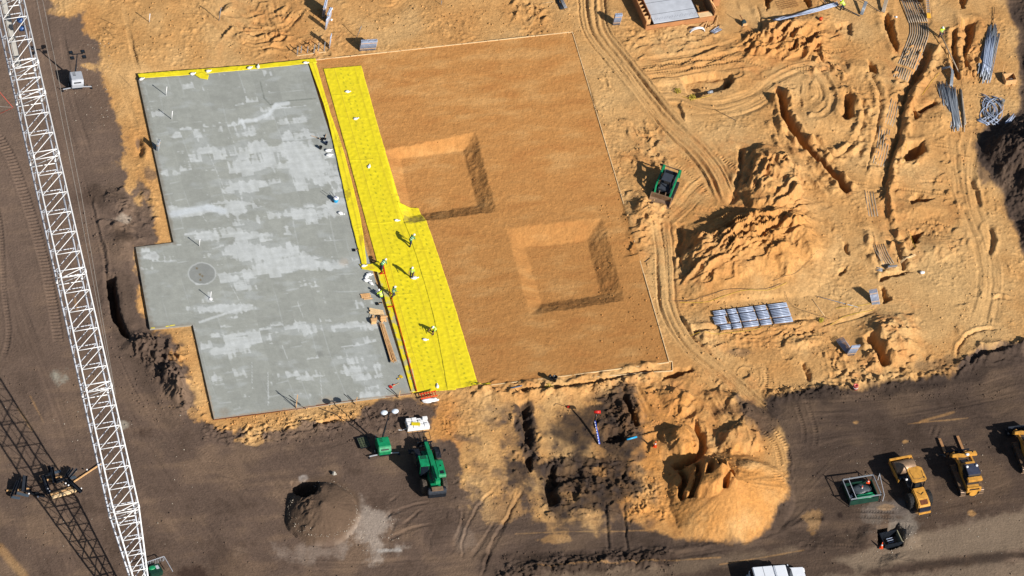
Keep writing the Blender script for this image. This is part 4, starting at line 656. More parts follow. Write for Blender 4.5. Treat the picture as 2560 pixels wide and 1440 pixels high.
tubes_up((815,72),hd((812,74),(820,64)),4,1,.12,1.7,'nearer narrow row of blue grey conduits casting a stripe of shadow',r=.055)
tubes_up((824,118),hd((824,122),(828,108)),5,1,.12,1.9,'single thin row of grey conduits next to the bare steel posts',r=.05)
tubes_up((821,53),hd((818,56),(826,40)),7,2,.14,1.7,'middle blue grey row of conduits, offset right of the others',r=.06)
tubes_up((811,33),hd((808,36),(816,4)),10,2,.15,1.8,'longest blue grey row of conduits reaching the top edge',r=.06)
tubes_up((394,384),hd((392,388),(396,378)),5,2,.12,1.9,'dark upright conduit bundle standing at the left edge of the slab',r=.06,m_=galv)
tubes_up((2124,888),hd((2110,889),(2140,886)),8,2,.115,1.5,'upright bank of grey conduits standing in the low round sand heap',lean=(.42,0),m_=galv2)
tubes_up((2225,670),hd((2215,672),(2235,670)),9,2,.11,.7,'short bank of bent conduits where the buried duct run ends',lean=(.1,-.3),m_=galv)
tubes_up((2190,760),hd((2182,762),(2200,759)),7,2,.13,1.3,'pale conduit bank rising from the ditch left of the open sand',lean=(-.25,.9),m_=galv2)
# slanted conduit rows beside the standing bank
def rowpipes(a,b,n,wd,r,label,m_=galv2,z0=.05,z1=.05,name='conduit_run',grp='conduit runs in the trenches',spacers=0,curve=None,pts=None,rows=1,shrink=1):
    """n pipes side by side from a to b (photo points); pts gives a bent centre line"""
    c=pts or [a,b]; P=spline(wpts(c),.6); t=thing(name,label,'conduit run',c[0],0,grp,z=0); o=t.location
    for k in range(n):
        for rr in range(rows):
            off=(k-(n-1)/2)/max(1,n-1)*wd; q=[]
            i0=0 if shrink==1 else random.randint(0,int(len(P)*(1-shrink))); i1=len(P) if shrink==1 else len(P)-random.randint(0,int(len(P)*(1-shrink)))
            for i in range(i0,i1):
                d=P[min(i+1,len(P)-1)]-P[max(i-1,0)]; d=d/np.linalg.norm(d); x=P[i][0]-d[1]*off; y=P[i][1]+d[0]*off; f=i/(len(P)-1)
                q.append((x-o.x,y-o.y,gz(x,y)*1.0+z0+(z1-z0)*f+rr*r*2.1))
            MB().tube(q,r,7).build('conduit',m_,t,True)
    for k in range(spacers):
        i=int((k+.5)/spacers*(len(P)-1)); d=P[min(i+1,len(P)-1)]-P[max(i-1,0)]; th_=math.atan2(d[1],d[0])+math.pi/2
        MB().box((P[i][0]-o.x,P[i][1]-o.y,gz(P[i][0],P[i][1])+z0+r),(wd+.3,.08,.08),rz=th_).build('spacer',wood,t)
    return t
dm=mat('dusty_conduit',(168,156,140),.6,.05,var=.2,scale=2)
rowpipes(0,0,9,2.0,.062,'wide run of parallel conduits in the open trench, entering from the top edge',dm,.30,.06,pts=[(2266,-25),(2276,0),(2296,55)],rows=1)
rowpipes(0,0,9,1.9,.055,'run of parallel conduits with a slight kink below the open trench',dm,.05,.03,pts=[(2296,56),(2298,85),(2284,125),(2268,165)])
rowpipes(0,0,8,1.7,.055,'short run of parallel conduits ending in sand beside the worker with a pipe',dm,.02,.01,pts=[(2263,170),(2254,196)])
rowpipes(0,0,5,1.1,.05,'half buried conduits on the curved path left of the long ditch',dm,.005,-.01,pts=[(2212,320),(2206,370),(2196,410)],grp='half buried conduits')
rowpipes(0,0,4,.9,.05,'half buried conduits on the path where it bends right',dm,.005,-.005,pts=[(2172,478),(2178,510),(2184,540)],grp='half buried conduits')
rowpipes(0,0,6,1.2,.05,'half buried conduits leading to the short bent bank',dm,.0,.02,pts=[(2195,610),(2208,640),(2222,662)],grp='half buried conduits')
rowpipes(0,0,4,.8,.045,'half buried conduits by the ditch bend',dm,.005,.0,pts=[(2238,250),(2230,285),(2222,310)],grp='half buried conduits')
rowpipes(0,0,7,.8,.04,'slanting row of conduits laid behind the standing bank in the low heap',galv2,.5,.15,pts=[(2096,853),(2112,872),(2122,882)],grp='slanting conduit rows')
rowpipes(0,0,5,.45,.05,'bundle of three long grey pipes laid across beyond the sand ridges',galv2,.25,.30,pts=[(1933,65),(2020,36),(2094,14)],name='pipe_bundle',grp='long pipe bundles')
rowpipes(0,0,3,.2,.05,'pair of dark grey pipes lying at the top edge left of the haul track',steel,.1,.1,pts=[(1388,-12),(1396,8),(1405,26)],name='pipe_bundle',grp='long pipe bundles')
rowpipes(0,0,3,.24,.05,'pair of lighter grey pipes touching the dark pair at the top edge',galv,.1,.1,pts=[(1398,-12),(1406,6),(1414,23)],name='pipe_bundle',grp='long pipe bundles')
rowpipes(0,0,4,.25,.05,'leaning grey pipes in the trench corner beyond the sand ridges',galv,.1,.9,pts=[(2153,38),(2162,18)],name='pipe_bundle',grp='long pipe bundles')
rowpipes(0,0,4,.3,.05,'steep grey pipes against the far trench left of the conduit run',dm,.1,.9,pts=[(2207,33),(2216,0)],name='pipe_bundle',grp='long pipe bundles')
rowpipes(0,0,4,.5,.045,'small stack of pale pipes right of the white arch',galv2,.1,.1,pts=[(1780,82),(1800,72)],name='pipe_bundle',grp='long pipe bundles')
rowpipes(0,0,5,.25,.05,'curved grey conduits bending left above the long conduit pile',galv,.3,.3,pts=[(2352,177),(2372,178),(2378,184),(2378,205),(2376,222)],name='pipe_bundle',grp='long pipe bundles')
rowpipes(0,0,3,.35,.05,'short pipe offcuts near the low sand heap ditch',galv,.05,.05,pts=[(2190,672),(2206,676)],name='pipe_bundle',grp='long pipe bundles')
rowpipes(0,0,2,.12,.04,'two thin pale pipes pointing out of the ditch by the bent bank',paleboard,.3,.3,pts=[(2250,658),(2288,640)],name='pipe_bundle',grp='long pipe bundles')
# ---- conduit piles: every pipe is a thing
def pile(a,b,n,wd,label,grp,L=None,r=.05,m_=galv,jit=.05,jl=.25,layers=3,splay=0,bend=0.0,zb=.05):
    A=at(*a);B=at(*b); L=L or (B-A).length; th_=math.atan2(B.y-A.y,B.x-A.x); mid=(A+B)/2; base=[]
    for v in range(3):
        bb=bend*(v-1)*.7; base.append(MB().tube([(-L/2,bb*1.0,0),(-L/4,bb*.25,0),(0,0,0),(L/4,bb*.25,0),(L/2,bb,0)],r,8).build('conduit',m_,None,True))
    for k in range(n):
        o=base[k] if k<3 else base[k%3].copy()
        if k>=3: COL.objects.link(o)
        if k%4==3: o.scale=(.8,1,1)
        ly=int(k*layers/n); per=max(1,n//layers); off=((k%per)/per-.5)*wd*(1-.22*ly)+random.uniform(-.03,.03); sh=random.uniform(-jl,jl)*L*.5
        x=mid.x-math.sin(th_)*off+math.cos(th_)*sh; y=mid.y+math.cos(th_)*off+math.sin(th_)*sh
        o.location=(x,y,gz(mid.x,mid.y)+zb+r+ly*r*2.0+random.uniform(0,.02)); o.rotation_euler=(0,random.uniform(-.01,.01),th_+random.uniform(-jit,jit)+splay*off); tag(o,label,'conduit pipe',grp)
pile((2489,62),(2458,212),34,1.5,'grey conduit in the loose slanting pile nearest the dark bank','conduits piled near the dark bank',L=7.2,jit=.06,jl=.3)
pile((2479,92),(2462,190),10,.9,'pale grey conduit lying on top of the slanting pile nearest the dark bank','pale conduits on the slanting pile',L=5.2,m_=galv2,jit=.05,zb=.3,layers=1)
pile((2374,222),(2392,330),30,1.25,'grey conduit in the long straight pile left of the curved coils','conduits in the long straight pile',L=5.6,jit=.05,jl=.22)
pile((2357,205),(2368,280),16,1.1,'thin grey conduit fanning out left of the long straight pile','fanned out conduits',L=3.6,r=.035,jit=.16,jl=.15,splay=.12)
pile((2403,225),(2415,330),8,.35,'dusty brown conduit lying right of the long straight pile','dusty conduits',L=5.0,m_=dm,jit=.03)
# curved coils
def coils():
    base=[]
    for v in range(3):
        q=[]; 
        for i in range(11): a=-1.2+2.4*i/10; R_=1.5+.25*v; q.append((R_*math.cos(a)-R_,R_*math.sin(a),.08*math.sin(i)))
        base.append(MB().tube(q,.045,7).build('bent_conduit',galv2 if v!=1 else galv,None,True))
    for k in range(22):
        o=base[k] if k<3 else base[k%3].copy()
        if k>=3: COL.objects.link(o)
        move(o,(2452+k*2.6+random.uniform(-3,3),280+random.uniform(-7,7)-k*.3),hd((0,0),(0,-10))-math.pi/2+random.uniform(-.3,.3)+(math.pi if k<9 else 0),zoff=.1+.035*(k%8)); tag(o,'grey conduit bent into an arc in the tangled heap near the dark bank','bent conduit','bent conduits in a tangle')
coils()
pile((2508,318),(2534,288),8,.5,'short pale conduit at the right end of the tangled bends','short conduits by the bends',L=1.7,m_=galv2,jit=.1)
pile((2446,300),(2472,312),7,.3,'short pale conduit lying across the near side of the tangle','short conduits near the tangle',L=1.2,m_=galv2,jit=.2)
# ---- large bundled stack with spacer frames
def bundle():
    a=(1788,792);b=(1972,770); A=at(*a);B=at(*b); th_=math.atan2(B.y-A.y,B.x-A.x); L=(B-A).length; q=at(1881,794); e=Vector((math.cos(th_),math.sin(th_),0)); nrm=Vector((-e.y,e.x,0))
    n=13; wd=2.35; segs=[(-.5,-.335),(-.31,-.19),(-.165,.04),(.065,.215),(.25,.5)]
    proto={}
    for si,(s0,s1) in enumerate(segs):
        LL=(s1-s0)*L; proto[si]=MB().tube([(0,0,0),(LL,0,0)],.055,10).build('conduit',galv2,None,True); first=True
        for k in range(n):
            for ly in (0,1):
                if ly and (k in (3,9)): continue
                o=proto[si] if first else proto[si].copy()
                if not first: COL.objects.link(o)
                first=False; off=(k/(n-1)-.5)*wd; p=q+e*(s0*L+(.0 if ly else .04)+(-.25 if 4<=k<=8 and si==0 else 0)+(.18 if k<3 and si==0 else 0))+nrm*off
                hz_=.12+ly*.13+ (.03 if 4<=k<=8 else 0); o.location=(p.x,p.y,hz_); o.rotation_euler=(0,0,th_); tag(o,'straight pale conduit in the large banded stack, %s section'%['far left','second','middle','fourth','right end'][si],'conduit pipe','conduits in the large banded stack, section %s'%'abcde'[si])
    for i,(f,lb) in enumerate([(-.322,'leftmost'),(-.178,'second'),(.053,'third'),(.232,'widest dark')]):
        for s_,w2 in (('base',.32),):
            t=thing('spacer_frame','%s dark timber and strap spacer across the large conduit stack'%lb,'spacer',(1882,806),th_,'spacers across the conduit stack',z=0); p=q+e*f*L; t.location=(p.x,p.y,0)
            MB().box((0,0,.05),(.12,wd+.6,.08)).build('bearer',wood,t); MB().box((0,0,.34),(.07,wd+.2,.03)).build('strap',steel,t)
            for sg in(-1,1): MB().box((0,sg*(wd/2+.12),.2),(.09,.07,.46)).build('post',steel,t)
bundle()
# ---- slab furniture
def riser(p,h,label,z=None,m_=white,r=.045,grp='white plastic risers',lean=(0,0)):
    t=MB().tube([(0,0,-.1),(lean[0],lean[1],h)],r,10).build('riser_pipe',m_,None,True); MB().lathe([(r*1.35,0),(r*1.35,.09),(r*1.05,.1)],12,(lean[0],lean[1],h-.08)).build('coupling',m_,t,True); move(t,p,0,z); tag(t,label,'riser pipe',grp)
riser((415,238),1.25,'white riser pipe on the slab nearest its far left corner',ZS); riser((429,298),1.2,'white riser pipe on the slab, second from its far left corner',ZS)
riser((498,615),1.0,'white riser pipe standing just beyond the round patch',ZS); riser((526,746),1.0,'white riser pipe standing nearer than the round patch',ZS); riser((373,55),1.2,'lone white riser pipe standing in the sand beyond the slab')
riser((547,51),1.9,'grey steel post in the sand right of the lone white riser',m_=galv,grp='loose grey posts',lean=(.1,0)); riser((891,94),1.6,'thin leaning post beyond the widest conduit bank',m_=galv,r=.03,grp='loose grey posts',lean=(.35,.2)); riser((1103,12),.6,'short thin post near the top edge above the fill pad',m_=galv,r=.03,grp='loose grey posts')
MB_=MB(); o=solo(MB().lathe([(.17,0),(.19,.02),(.19,.05),(.08,.06),(.08,.05)],14,(0,0,0)),'floor_cap',white,'small white ring around the foot of the nearest riser','cap',(527,748),0,z=ZS)
for i,(x,y,h) in enumerate([(743,136,1.15),(752,132,1.1),(768,132,1.0),(785,131,1.25),(795,129,1.35),(810,127,1.4)]):
    t=MB().box((0,0,h/2-.1),(.09,.05,h+.1)).build('steel_post',galv,None); MB().box((.0,0,h*.45),(.16,.08,.04)).build('bracket',galv,t); move(t,(x,y),random.uniform(0,1)); tag(t,['first','second','third','fourth','fifth','sixth'][i]+' bare grey steel post from the left by the short board','post','bare grey steel posts')
def bucket(p,z,label,r=.17,m_=blackp,h=.36):
    t=thing('bucket',label,'bucket',p,0,'site buckets',z=z); MB().lathe([(r*.8,0),(r,h),(r*1.06,h),(r*1.06,h-.03),(r*.94,h-.02),(r*.75,.05),(.01,.05)],16).build('pail',m_,t,True)
    MB().tube([(r*math.cos(a),0,h+r*.7*math.sin(a)) for a in [k*math.pi/8 for k in range(9)]],.008,5).build('handle',steel,t); return t
bucket((801,372),ZS,'black bucket lying with tools near the right slab edge'); bucket((815,361),ZS,'dark blue bucket beside the black tools',m_=mat('navy',(30,50,84),.5))
def tool(p,ang,label,L=1.1,z=ZS,hm=blackp,grp='hand tools on the slab'):
    t=thing('hand_tool',label,'tool',p,ang,grp,z=z,zoff=.03); MB().tube([(0,0,.02),(L,0,.05)],.02,6).build('handle',wood,t); MB().box((-.12,0,.04),(.28,.34,.07)).build('head',hm,t,bev=.01); MB().box((.3,.05,.05),(.18,.1,.08)).build('grip',hm,t)
tool((803,348),hd((803,348),(790,344)),'black walk tool with its handle toward the slab centre'); tool((812,346),hd((812,346),(815,338)),'short upright black tool beside the buckets',.6); tool((888,626),.3,'tiny black tool on the slab near the yellow strip',.25)
tool((1000,944),hd((1000,944),(987,952)),'yellow and black power tool near the slab corner',.45,hm=mat('tool_yellow',(214,180,40),.5)); tool((979,967),hd((979,967),(1001,957)),'red power tool with a long handle near the slab corner',.9,hm=red); tool((946,760),.4,'small dark tool at the bending worker on slab',.25)
def cooler():
    t=thing('water_cooler','blue cooler cart with white lid and long handle near the right slab edge','cooler',(839,503),hd((839,503),(820,490)),z=ZS)
    MB().lathe([(.24,0),(.26,.05),(.26,.42),(.22,.46)],20).build('barrel',lblue,t,True); l=MB().lathe([(.26,.45),(.28,.47),(.27,.55),(.1,.58)],20).build('lid',white,t,True)
    MB().box((0,0,.6),(.2,.05,.05)).build('lid_handle',blue,l); 
    for s in(-1,1): MB().tube([(0,s*.16,.1),(.5,s*.14,.5),(.85,s*.12,.75)],.02,6).build('handle_bar',steel,t); MB().lathe([(.1,-.03),(.1,.03)],12,(.1,s*.3,.1),'Y').build('wheel',black,t)
cooler()
def plankstack(a,b,n,wd,label,t0=.09,z=ZS,grp='timber planks on the slab',m_=wood,layers=1,jl=.15,wp=None,cat='plank'):
    A=at(*a,z);B=at(*b,z); L=(B-A).length; th_=math.atan2(B.y-A.y,B.x-A.x); M_=(A+B)/2; wp=wp or wd/n*.85; base=MB().box((0,0,0),(L,wp,t0)).build('plank',m_,None,bev=.006)
    for k in range(n*layers):
        o=base if k==0 else base.copy()
        if k: COL.objects.link(o)
        off=((k%n)/(max(1,n-1))-.5)*wd if n>1 else 0; sh=random.uniform(-jl,jl); ly=k//n
        o.location=(M_.x-math.sin(th_)*off+math.cos(th_)*sh,M_.y+math.cos(th_)*off+math.sin(th_)*sh,z+t0*.55+ly*t0*1.05+random.uniform(0,.004)*k); o.rotation_euler=(0,0,th_+random.uniform(-.03,.03)); tag(o,label,cat,grp)
plankstack((902,740),(926,738),3,.32,'upper short plank in the small loose stack beside the bending worker on slab',grp='short planks, upper stack'); plankstack((905,747),(927,745),2,.2,'lower short plank in the small loose stack beside the bending worker on slab',grp='short planks, lower stack')
plankstack((925,779),(960,785),3,.5,'pale cross plank at the head of the long timber pile',layers=2,grp='cross planks by the long pile',m_=paleboard)
plankstack((938,790),(934,803),2,.4,'short dark timber offcut among the lumber blocks',grp='timber offcuts'); plankstack((957,800),(960,806),2,.4,'square pale timber block right of the offcuts',.16,grp='timber blocks')
solo(MB().box((0,0,.2),(.5,.45,.4)).box((0,.3,.1),(.6,.2,.2)),'timber_crate',wood,'small timber crate left of the lumber blocks','crate',(933,806),.4,z=ZS)
solo(MB().box((0,0,.2),(.55,.5,.4)).box((.1,0,.45),(.7,.12,.1)),'timber_crate',wood,'small timber crate right of the lumber blocks','crate',(957,799),.3,z=ZS)
plankstack((954,812),(983,905),5,.42,'long pale timber beam in the pile pointing to the slab corner',.11,layers=2,jl=.12,grp='long timber beams',wp=.075)
plankstack((949,815),(976,905),2,.12,'long dark board on the left side of the long timber pile',.10,m_=steel,grp='long dark boards',wp=.09)
for i,(a,b) in enumerate([((921,795),(927,778)),((926,797),(931,780)),((931,795),(935,782))]):
    A=at(*a,ZS);B=at(*b,ZS); o=MB().tube([(0,0,.03),(B.x-A.x,B.y-A.y,.03)],.012,5).build('steel_pin',steel); move(o,a,0,ZS); tag(o,['left','middle','right'][i]+' thin steel pin lying by the cross planks','pin','steel pins by the cross planks')
# red screed rail
def rail():
    t=thing('screed_rail','long red steel screed rail with side brackets along the yellow sheets','screed rail',(958,672),0,z=.1); o=t.location
    P=[at(x,y,.22) for x,y in [(958,672),(969,708),(985,768),(1005,840),(1026,920),(1042,979)]]; L_=[(p.x-o.x,p.y-o.y,.16) for p in P]
    mb=MB(); [mb.bar(a,b,.07,.09) for a,b in zip(L_,L_[1:])]; mb.build('rail',red,t)
    def br(pts,nm):
        Q=[at(x,y,.22) for x,y in pts]; mb=MB(); [mb.bar((a.x-o.x,a.y-o.y,.15),(b.x-o.x,b.y-o.y,.13),.06,.06) for a,b in zip(Q,Q[1:])]; mb.build(nm,red,t)
    br([(969,768),(986,765)],'side_bracket'); br([(949,686),(962,683)],'side_bracket'); br([(950,686),(961,675)],'brace'); 
    Q=[at(x,y,.22) for x,y in [(957,664),(962,686)]]; MB().bar((Q[0].x-o.x,Q[0].y-o.y,.3),(Q[1].x-o.x,Q[1].y-o.y,.22),.13,.1).build('head_block',red,t)
rail()
# tripod stakes at the near slab edge
def stakes(p,lines,label,z=.0):
    t=thing('survey_stakes',label,'stake frame',p,0,'stake frames at the near slab edge',z=z); o=t.location
    for i,(a,za,b,zb) in enumerate(lines):
        A=at(a[0],a[1],za);B=at(b[0],b[1],zb); MB().bar((A.x-o.x,A.y-o.y,A.z-o.z),(B.x-o.x,B.y-o.y,B.z-o.z),.045 if i else .07).build('stake',wood if i==0 else steel,t)
stakes((740,1020),[((740,1021),0,(744,987),1.9),((752,1012),.12,(722,988),1.1),((740,1020),.12,(733,1002),.9),((726,1000),.15,(765,1022),.1)],'tallest crossed timber stakes with a slanting bar at the near slab edge')
stakes((889,1010),[((889,1011),0,(893,993),.9),((889,1011),.1,(860,985),.15)],'middle pair of crossed stakes at the near slab edge')
stakes((998,993),[((997,994),0,(1001,977),.9),((997,994),.1,(966,971),.15)],'right pair of crossed stakes near the slab corner')
# ---- workers
def person(p,rz,pose,vest,label,z=None,helmet=white):
    t=thing('person',label,'person',p,rz,'site workers in hard hats and high visibility vests',z=z)
    J={}; bend={'stand':.08,'bend':1.15,'stoop':.7,'kneel':.45,'walk':.15}[pose]; pz=.93 if pose!='kneel' else .52
    pel=Vector((0,0,pz)); up=Vector((math.sin(bend),0,math.cos(bend))); fw=Vector((math.cos(bend),0,-math.sin(bend)))
    ch=pel+up*.36; nk=pel+up*.53; hc=pel+up*.62+fw*.03; ht=pel+up*.74+fw*.04
    sh=[pel+up*.48+Vector((0,s*.19,0)) for s in(1,-1)]
    if pose in('stand','walk'): el=[sh[0]+Vector((.04,.07,-.29)),sh[1]+Vector((.1,-.06,-.28))]; ha=[el[0]+Vector((.14,-.0,-.23)),el[1]+Vector((.2,.03,-.14))]
    elif pose=='kneel': el=[sh[0]+Vector((.16,.1,-.22)),sh[1]+Vector((.16,-.1,-.22))]; ha=[el[0]+Vector((.2,-.03,-.18)),el[1]+Vector((.2,.03,-.18))]
    else: el=[sh[0]+Vector((.06,.05,-.28)),sh[1]+Vector((.06,-.05,-.28))]; ha=[el[0]+Vector((.1,-.05,-.24)),el[1]+Vector((.1,.05,-.24))]
    st={'stand':(.06,-.05),'walk':(.3,-.25),'bend':(.16,-.16),'stoop':(.2,-.12),'kneel':(0,0)}[pose]
    hip=[pel+Vector((0,s*.10,-.04)) for s in(1,-1)]
    if pose=='kneel': kn=[Vector((.38,.14,.48)),Vector((.12,-.14,.08))]; an=[Vector((.30,.14,.08)),Vector((-.30,-.14,.08))]
    else: kn=[Vector((st[0]*.6+.05,.12,.49)),Vector((st[1]*.4+.05,-.12,.49))]; an=[Vector((st[0],.13,.08)),Vector((st[1],-.13,.08))]
    verts=[];edges=[];rad=[]
    def V_(p_,r,par=None):
        verts.append(tuple(p_)); rad.append(r); i=len(verts)-1
        if par is not None: edges.append((par,i))
        return i
    i0=V_(pel,(.15,.12)); i1=V_(pel+up*.2,(.14,.11),i0); i2=V_(ch,(.17,.12),i1); i3=V_(nk,(.065,.065),i2); i4=V_(hc,(.085,.095),i3); i5=V_(ht,(.07,.08),i4); V_(hc+fw*.11,(.018,.018),i4)
    for s in(0,1):
        sg=1-2*s; a=V_(sh[s],(.062,.062),i2); b_=V_(el[s],(.046,.046),a); c=V_(ha[s],(.032,.032),b_); d=(ha[s]-el[s]).normalized(); pm=V_(ha[s]+d*.07,(.038,.02),c)
        for k,(ln,of) in enumerate([(.075,-.03),(.085,-.01),(.08,.01),(.065,.03)]): V_(ha[s]+d*(.09+ln)+Vector((0,of,0))+Vector((0,0,-.02)),(.010,.010),pm)
        V_(ha[s]+d*.07+Vector((.03,sg*-.045,0)),(.012,.012),c)
        h_=V_(hip[s],(.095,.095),i0); k_=V_(kn[s],(.065,.065),h_); a_=V_(an[s],(.045,.045),k_); V_(an[s]+Vector((.14,0,-.03)),(.045,.035),a_)
    me=bpy.data.meshes.new('body'); me.from_pydata(verts,edges,[]); me.materials.append(skin); o=bpy.data.objects.new('body',me); COL.objects.link(o); o.parent=t
    md=o.modifiers.new('skin','SKIN'); md.use_smooth_shade=True; sk=me.skin_vertices[0].data
    for i,r in enumerate(rad): sk[i].radius=r
    sk[0].use_root=True; o.modifiers.new('sub','SUBSURF').levels=1
    mb=MB(); mb.tube([pel+up*-.06,pel+up*.1,pel+up*.3,pel+up*.45,pel+up*.5],.17,12,.19); 
    [mb.tube([sh[s],sh[s].lerp(el[s],.95)],.085,8,.06) for s in(0,1)]; vt=mb.build('vest',vest,t,True)
    for q_ in(.12,.3): MB().tube([pel+up*q_,pel+up*(q_+.05)],.19+.01*q_,12).build('reflective_band',silver,vt)
    mb=MB(); [mb.tube([hip[s]+Vector((0,0,.06)),kn[s],an[s]],.11,9,.07) for s in(0,1)]; mb.build('trousers',denim,t,True)
    mb=MB(); [mb.tube([an[s]+Vector((-.06,0,-.03)),an[s]+Vector((.16,0,-.04))],.055,8,.045) for s in(0,1)]; mb.build('boots',boot,t,True)
    mb=MB(); mb.blob(tuple(hc+up*.05),(.135,.12,.12),14,8,flat=-.15,j=0); mb.box(tuple(hc+up*.045+fw*.12),(.1,.17,.02),ry=bend); mb.build('hard_hat',helmet,t,True)
    return t
person((1024,615),hd((1024,615),(1040,605)),'stoop',hivg,'person in a green vest stooping on the yellow sheet, farthest of the crew')
person((1028,694),hd((1028,694),(1020,710)),'stand',hiv,'person in lime vest standing upright on yellow sheet beside a white bag')
sandbag((1035,696),.3,'white bag at the feet of the upright worker in a lime vest',1.1,grp='white sandbags holding the sheets down')
person((952,676),hd((950,676),(966,662)),'bend',hivg,'person in a green vest bending double at the head of the red rail')
person((981,744),hd((981,744),(996,738)),'walk',hivg,'person in a green vest standing astride the red screed rail')
person((951,755),hd((951,755),(938,742)),'stoop',hiv,'person in a lime vest stooping on the slab by the short planks')
person((1086,832),hd((1086,832),(1070,842)),'kneel',hiv,'person in a lime vest kneeling on the near part of the yellow sheet')
person((2106,26),hd((2106,26),(2090,20)),'stoop',hiv,'person in a lime vest by the top edge, at the end of long pipes')
person((2350,93),hd((2350,93),(2362,110)),'stand',hiv,'person in a lime vest holding the end of a long pipe in the right part')
def lonepipe(a,za,b,zb,label,r=.06,m_=dm,name='long_pipe',cat='pipe'):
    A=at(a[0],a[1],za);B=at(b[0],b[1],zb); o=MB().tube([(0,0,0),tuple((B-A)*.5),tuple(B-A)],r,9).build(name,m_,None,True); o.location=A; return tag(o,label,cat)
lonepipe((2352,86),.75,(2402,191),.05,'long pale pipe held up at one end by the worker on the right')
lonepipe((2032,-40),.9,(2066,10),.2,'dark pole slanting from the top edge to the bundle worker',.05,steel); lonepipe((2100,15),.4,(2150,40),.1,'dark pole running from the bundle worker toward the leaning pipes',.05,steel); lonepipe((2150,-4),.5,(2202,31),.1,'thin dark pole reaching the steep grey pipes',.035,steel)
lonepipe((2487,18),.1,(2481,68),.1,'thin dark rod lying alone beyond the slanting conduit pile',.025,steel); lonepipe((2030,748),.05,(2062,790),.05,'thin pale pole lying right of the banded conduit stack',.035,paleboard); lonepipe((2040,740),.06,(2145,768),.06,'thin grey hose lying curved toward the small ditch',.035,galv)
lonepipe((1355,9),.05,(1384,4),.05,'thin pale rod by the dark pipe pair at the top edge',.02,paleboard); lonepipe((1786,273),.05,(1838,300),.05,'thin dark rod lying on the tracked sand',.02,steel); lonepipe((1612,655),.05,(1625,645),.05,'short dark rod beside the fill pad edge',.03,steel); lonepipe((1617,658),.05,(1620,666),.05,'tiny broken stake beside the fill pad edge',.03,wood)
lonepipe((2167,1258-6),.05,(2183,1244),.05,'short pale hose beside the white pump',.02,galv2)
# ---- lower objects
def handle_parts(): pass
def blackelbow():
    t=thing('drain_elbow','black plastic pipe elbow standing open at the near edge of the fill pad','drain elbow',(1386,952),hd((0,0),(10,0)))
    MB().lathe([(.20,0),(.20,.5),(.26,.52),(.26,.62),(.2,.62),(.2,.3)],18).build('riser',blackp,t,True); MB().tube([(0,0,.15),(-.25,.1,.2),(-.5,.25,.42)],.19,12).build('branch',blackp,t,True); MB().tube([(-.47,.23,.4),(-.56,.28,.47)],.23,12).build('socket',blackp,t,True)
blackelbow()
def bluepipe():
    t=thing('blue_pipe','blue pipe with white marks and a red end cap standing by the muddy pit','standpipe',(1498,1112),0,zoff=-.1); 
    A=Vector((0,0,.2)); q=at(1487,1052,1.2)-Vector(t.location); n=9
    MB().tube([A,q],.10,12).build('pipe',blue,t,True)
    for k in range(n):
        a=A.lerp(q,(k+.2)/n); b_=A.lerp(q,(k+.75)/n); MB().bar(a+Vector((0,-.085,.05)),b_+Vector((0,-.085,.05)),.07,.03).build('white_mark',white,t)
    c=q+Vector((.0,.25,.25)); MB().tube([q,q+Vector((0,.12,.35)),q+Vector((.05,.35,.8))],.08,10).build('neck',blackp,t,True); e=q+Vector((.05,.4,.85)); MB().tube([e+Vector((-.3,0,0)),e+Vector((.35,.12,0))],.16,12).build('red_cap',red,t,True)
bluepipe()
o=lonepipe((1567,1099),.15,(1592,1092),.15,'short bright blue pipe lying at the edge of the muddy pit',.10,lblue)
t=thing('red_valve','small red valve with a curled hose on the muddy patch','valve',(1421,1019),.6); MB().box((0,0,.12),(.3,.16,.14)).build('body',red,t,bev=.01); MB().tube([(-.1,.1,.05),(-.5,.5,.03),(-.9,.9,.03),(-1.2,.7,.03)],.02,5).build('hose',drope,t); MB().tube([(0,0,.15),(0,0,.4)],.03,8).build('stem',red,t)
def cone(p,label,h=.75,z=None,rz=0,lean=(0,0)):
    t=thing('traffic_cone',label,'cone',p,rz,'orange traffic cones',z=z); MB().box((0,0,.02),(.36,.36,.04)).build('base',orange,t,bev=.01)
    pr=lambda f:.15*(1-f)+.025*f
    for nm,a,b_,m_ in (('body',.04,.42,orange),('collar',.42,.62,white),('tip',.62,1,orange)): MB().lathe([(pr(a),a*h),(pr(b_),b_*h)],16).build(nm,m_,t,True)
    return t
cone((1637,1116),'orange traffic cone standing left of the yellow sand heap by the round hollow',.85); cone((2203,1369),'orange traffic cone at the left rim of the dark square pit',.85,z=.05)
t=thing('drum_barrel','open pink red barrel standing at the edge of the dark road','barrel',(2138,972),0); MB().lathe([(.2,0),(.24,.05),(.24,.5),(.26,.5),(.26,.55),(.16,.55),(.16,.1),(.01,.1)],18).build('shell',mat('pink_red',(208,92,84),.5),t,True); MB().lathe([(.262,.25),(.262,.32)],18).build('band',white,t)
t=thing('white_sack','bright white crumpled sack lying alone on the open sand','sack',(2305,683),.3); MB().blob((0,0,.1),(.25,.18,.13),12,8,3,.4).build('sack',tarpm,t,True); MB().blob((.2,.1,.07),(.1,.08,.07),8,6,1,.4).build('fold',tarpm,t,True)
for i,(x,y) in enumerate([(829,23),(828,51)]): solo(MB().blob((0,0,.1),(.14,.14,.12),10,6,i,.2),'pipe_plug',white,['upper','lower'][i]+' small white cap right of the blue grey conduit rows','cap',(x,y),smooth=True)
solo(MB().blob((0,0,.1),(.14,.12,.12),10,6,4,.2).tube([(-.1,0,.05),(-.5,.1,.05)],.03,5),'pipe_plug',white,'small white cap with a dark hose beyond the open conduit trench','cap',(2240,44),smooth=True)
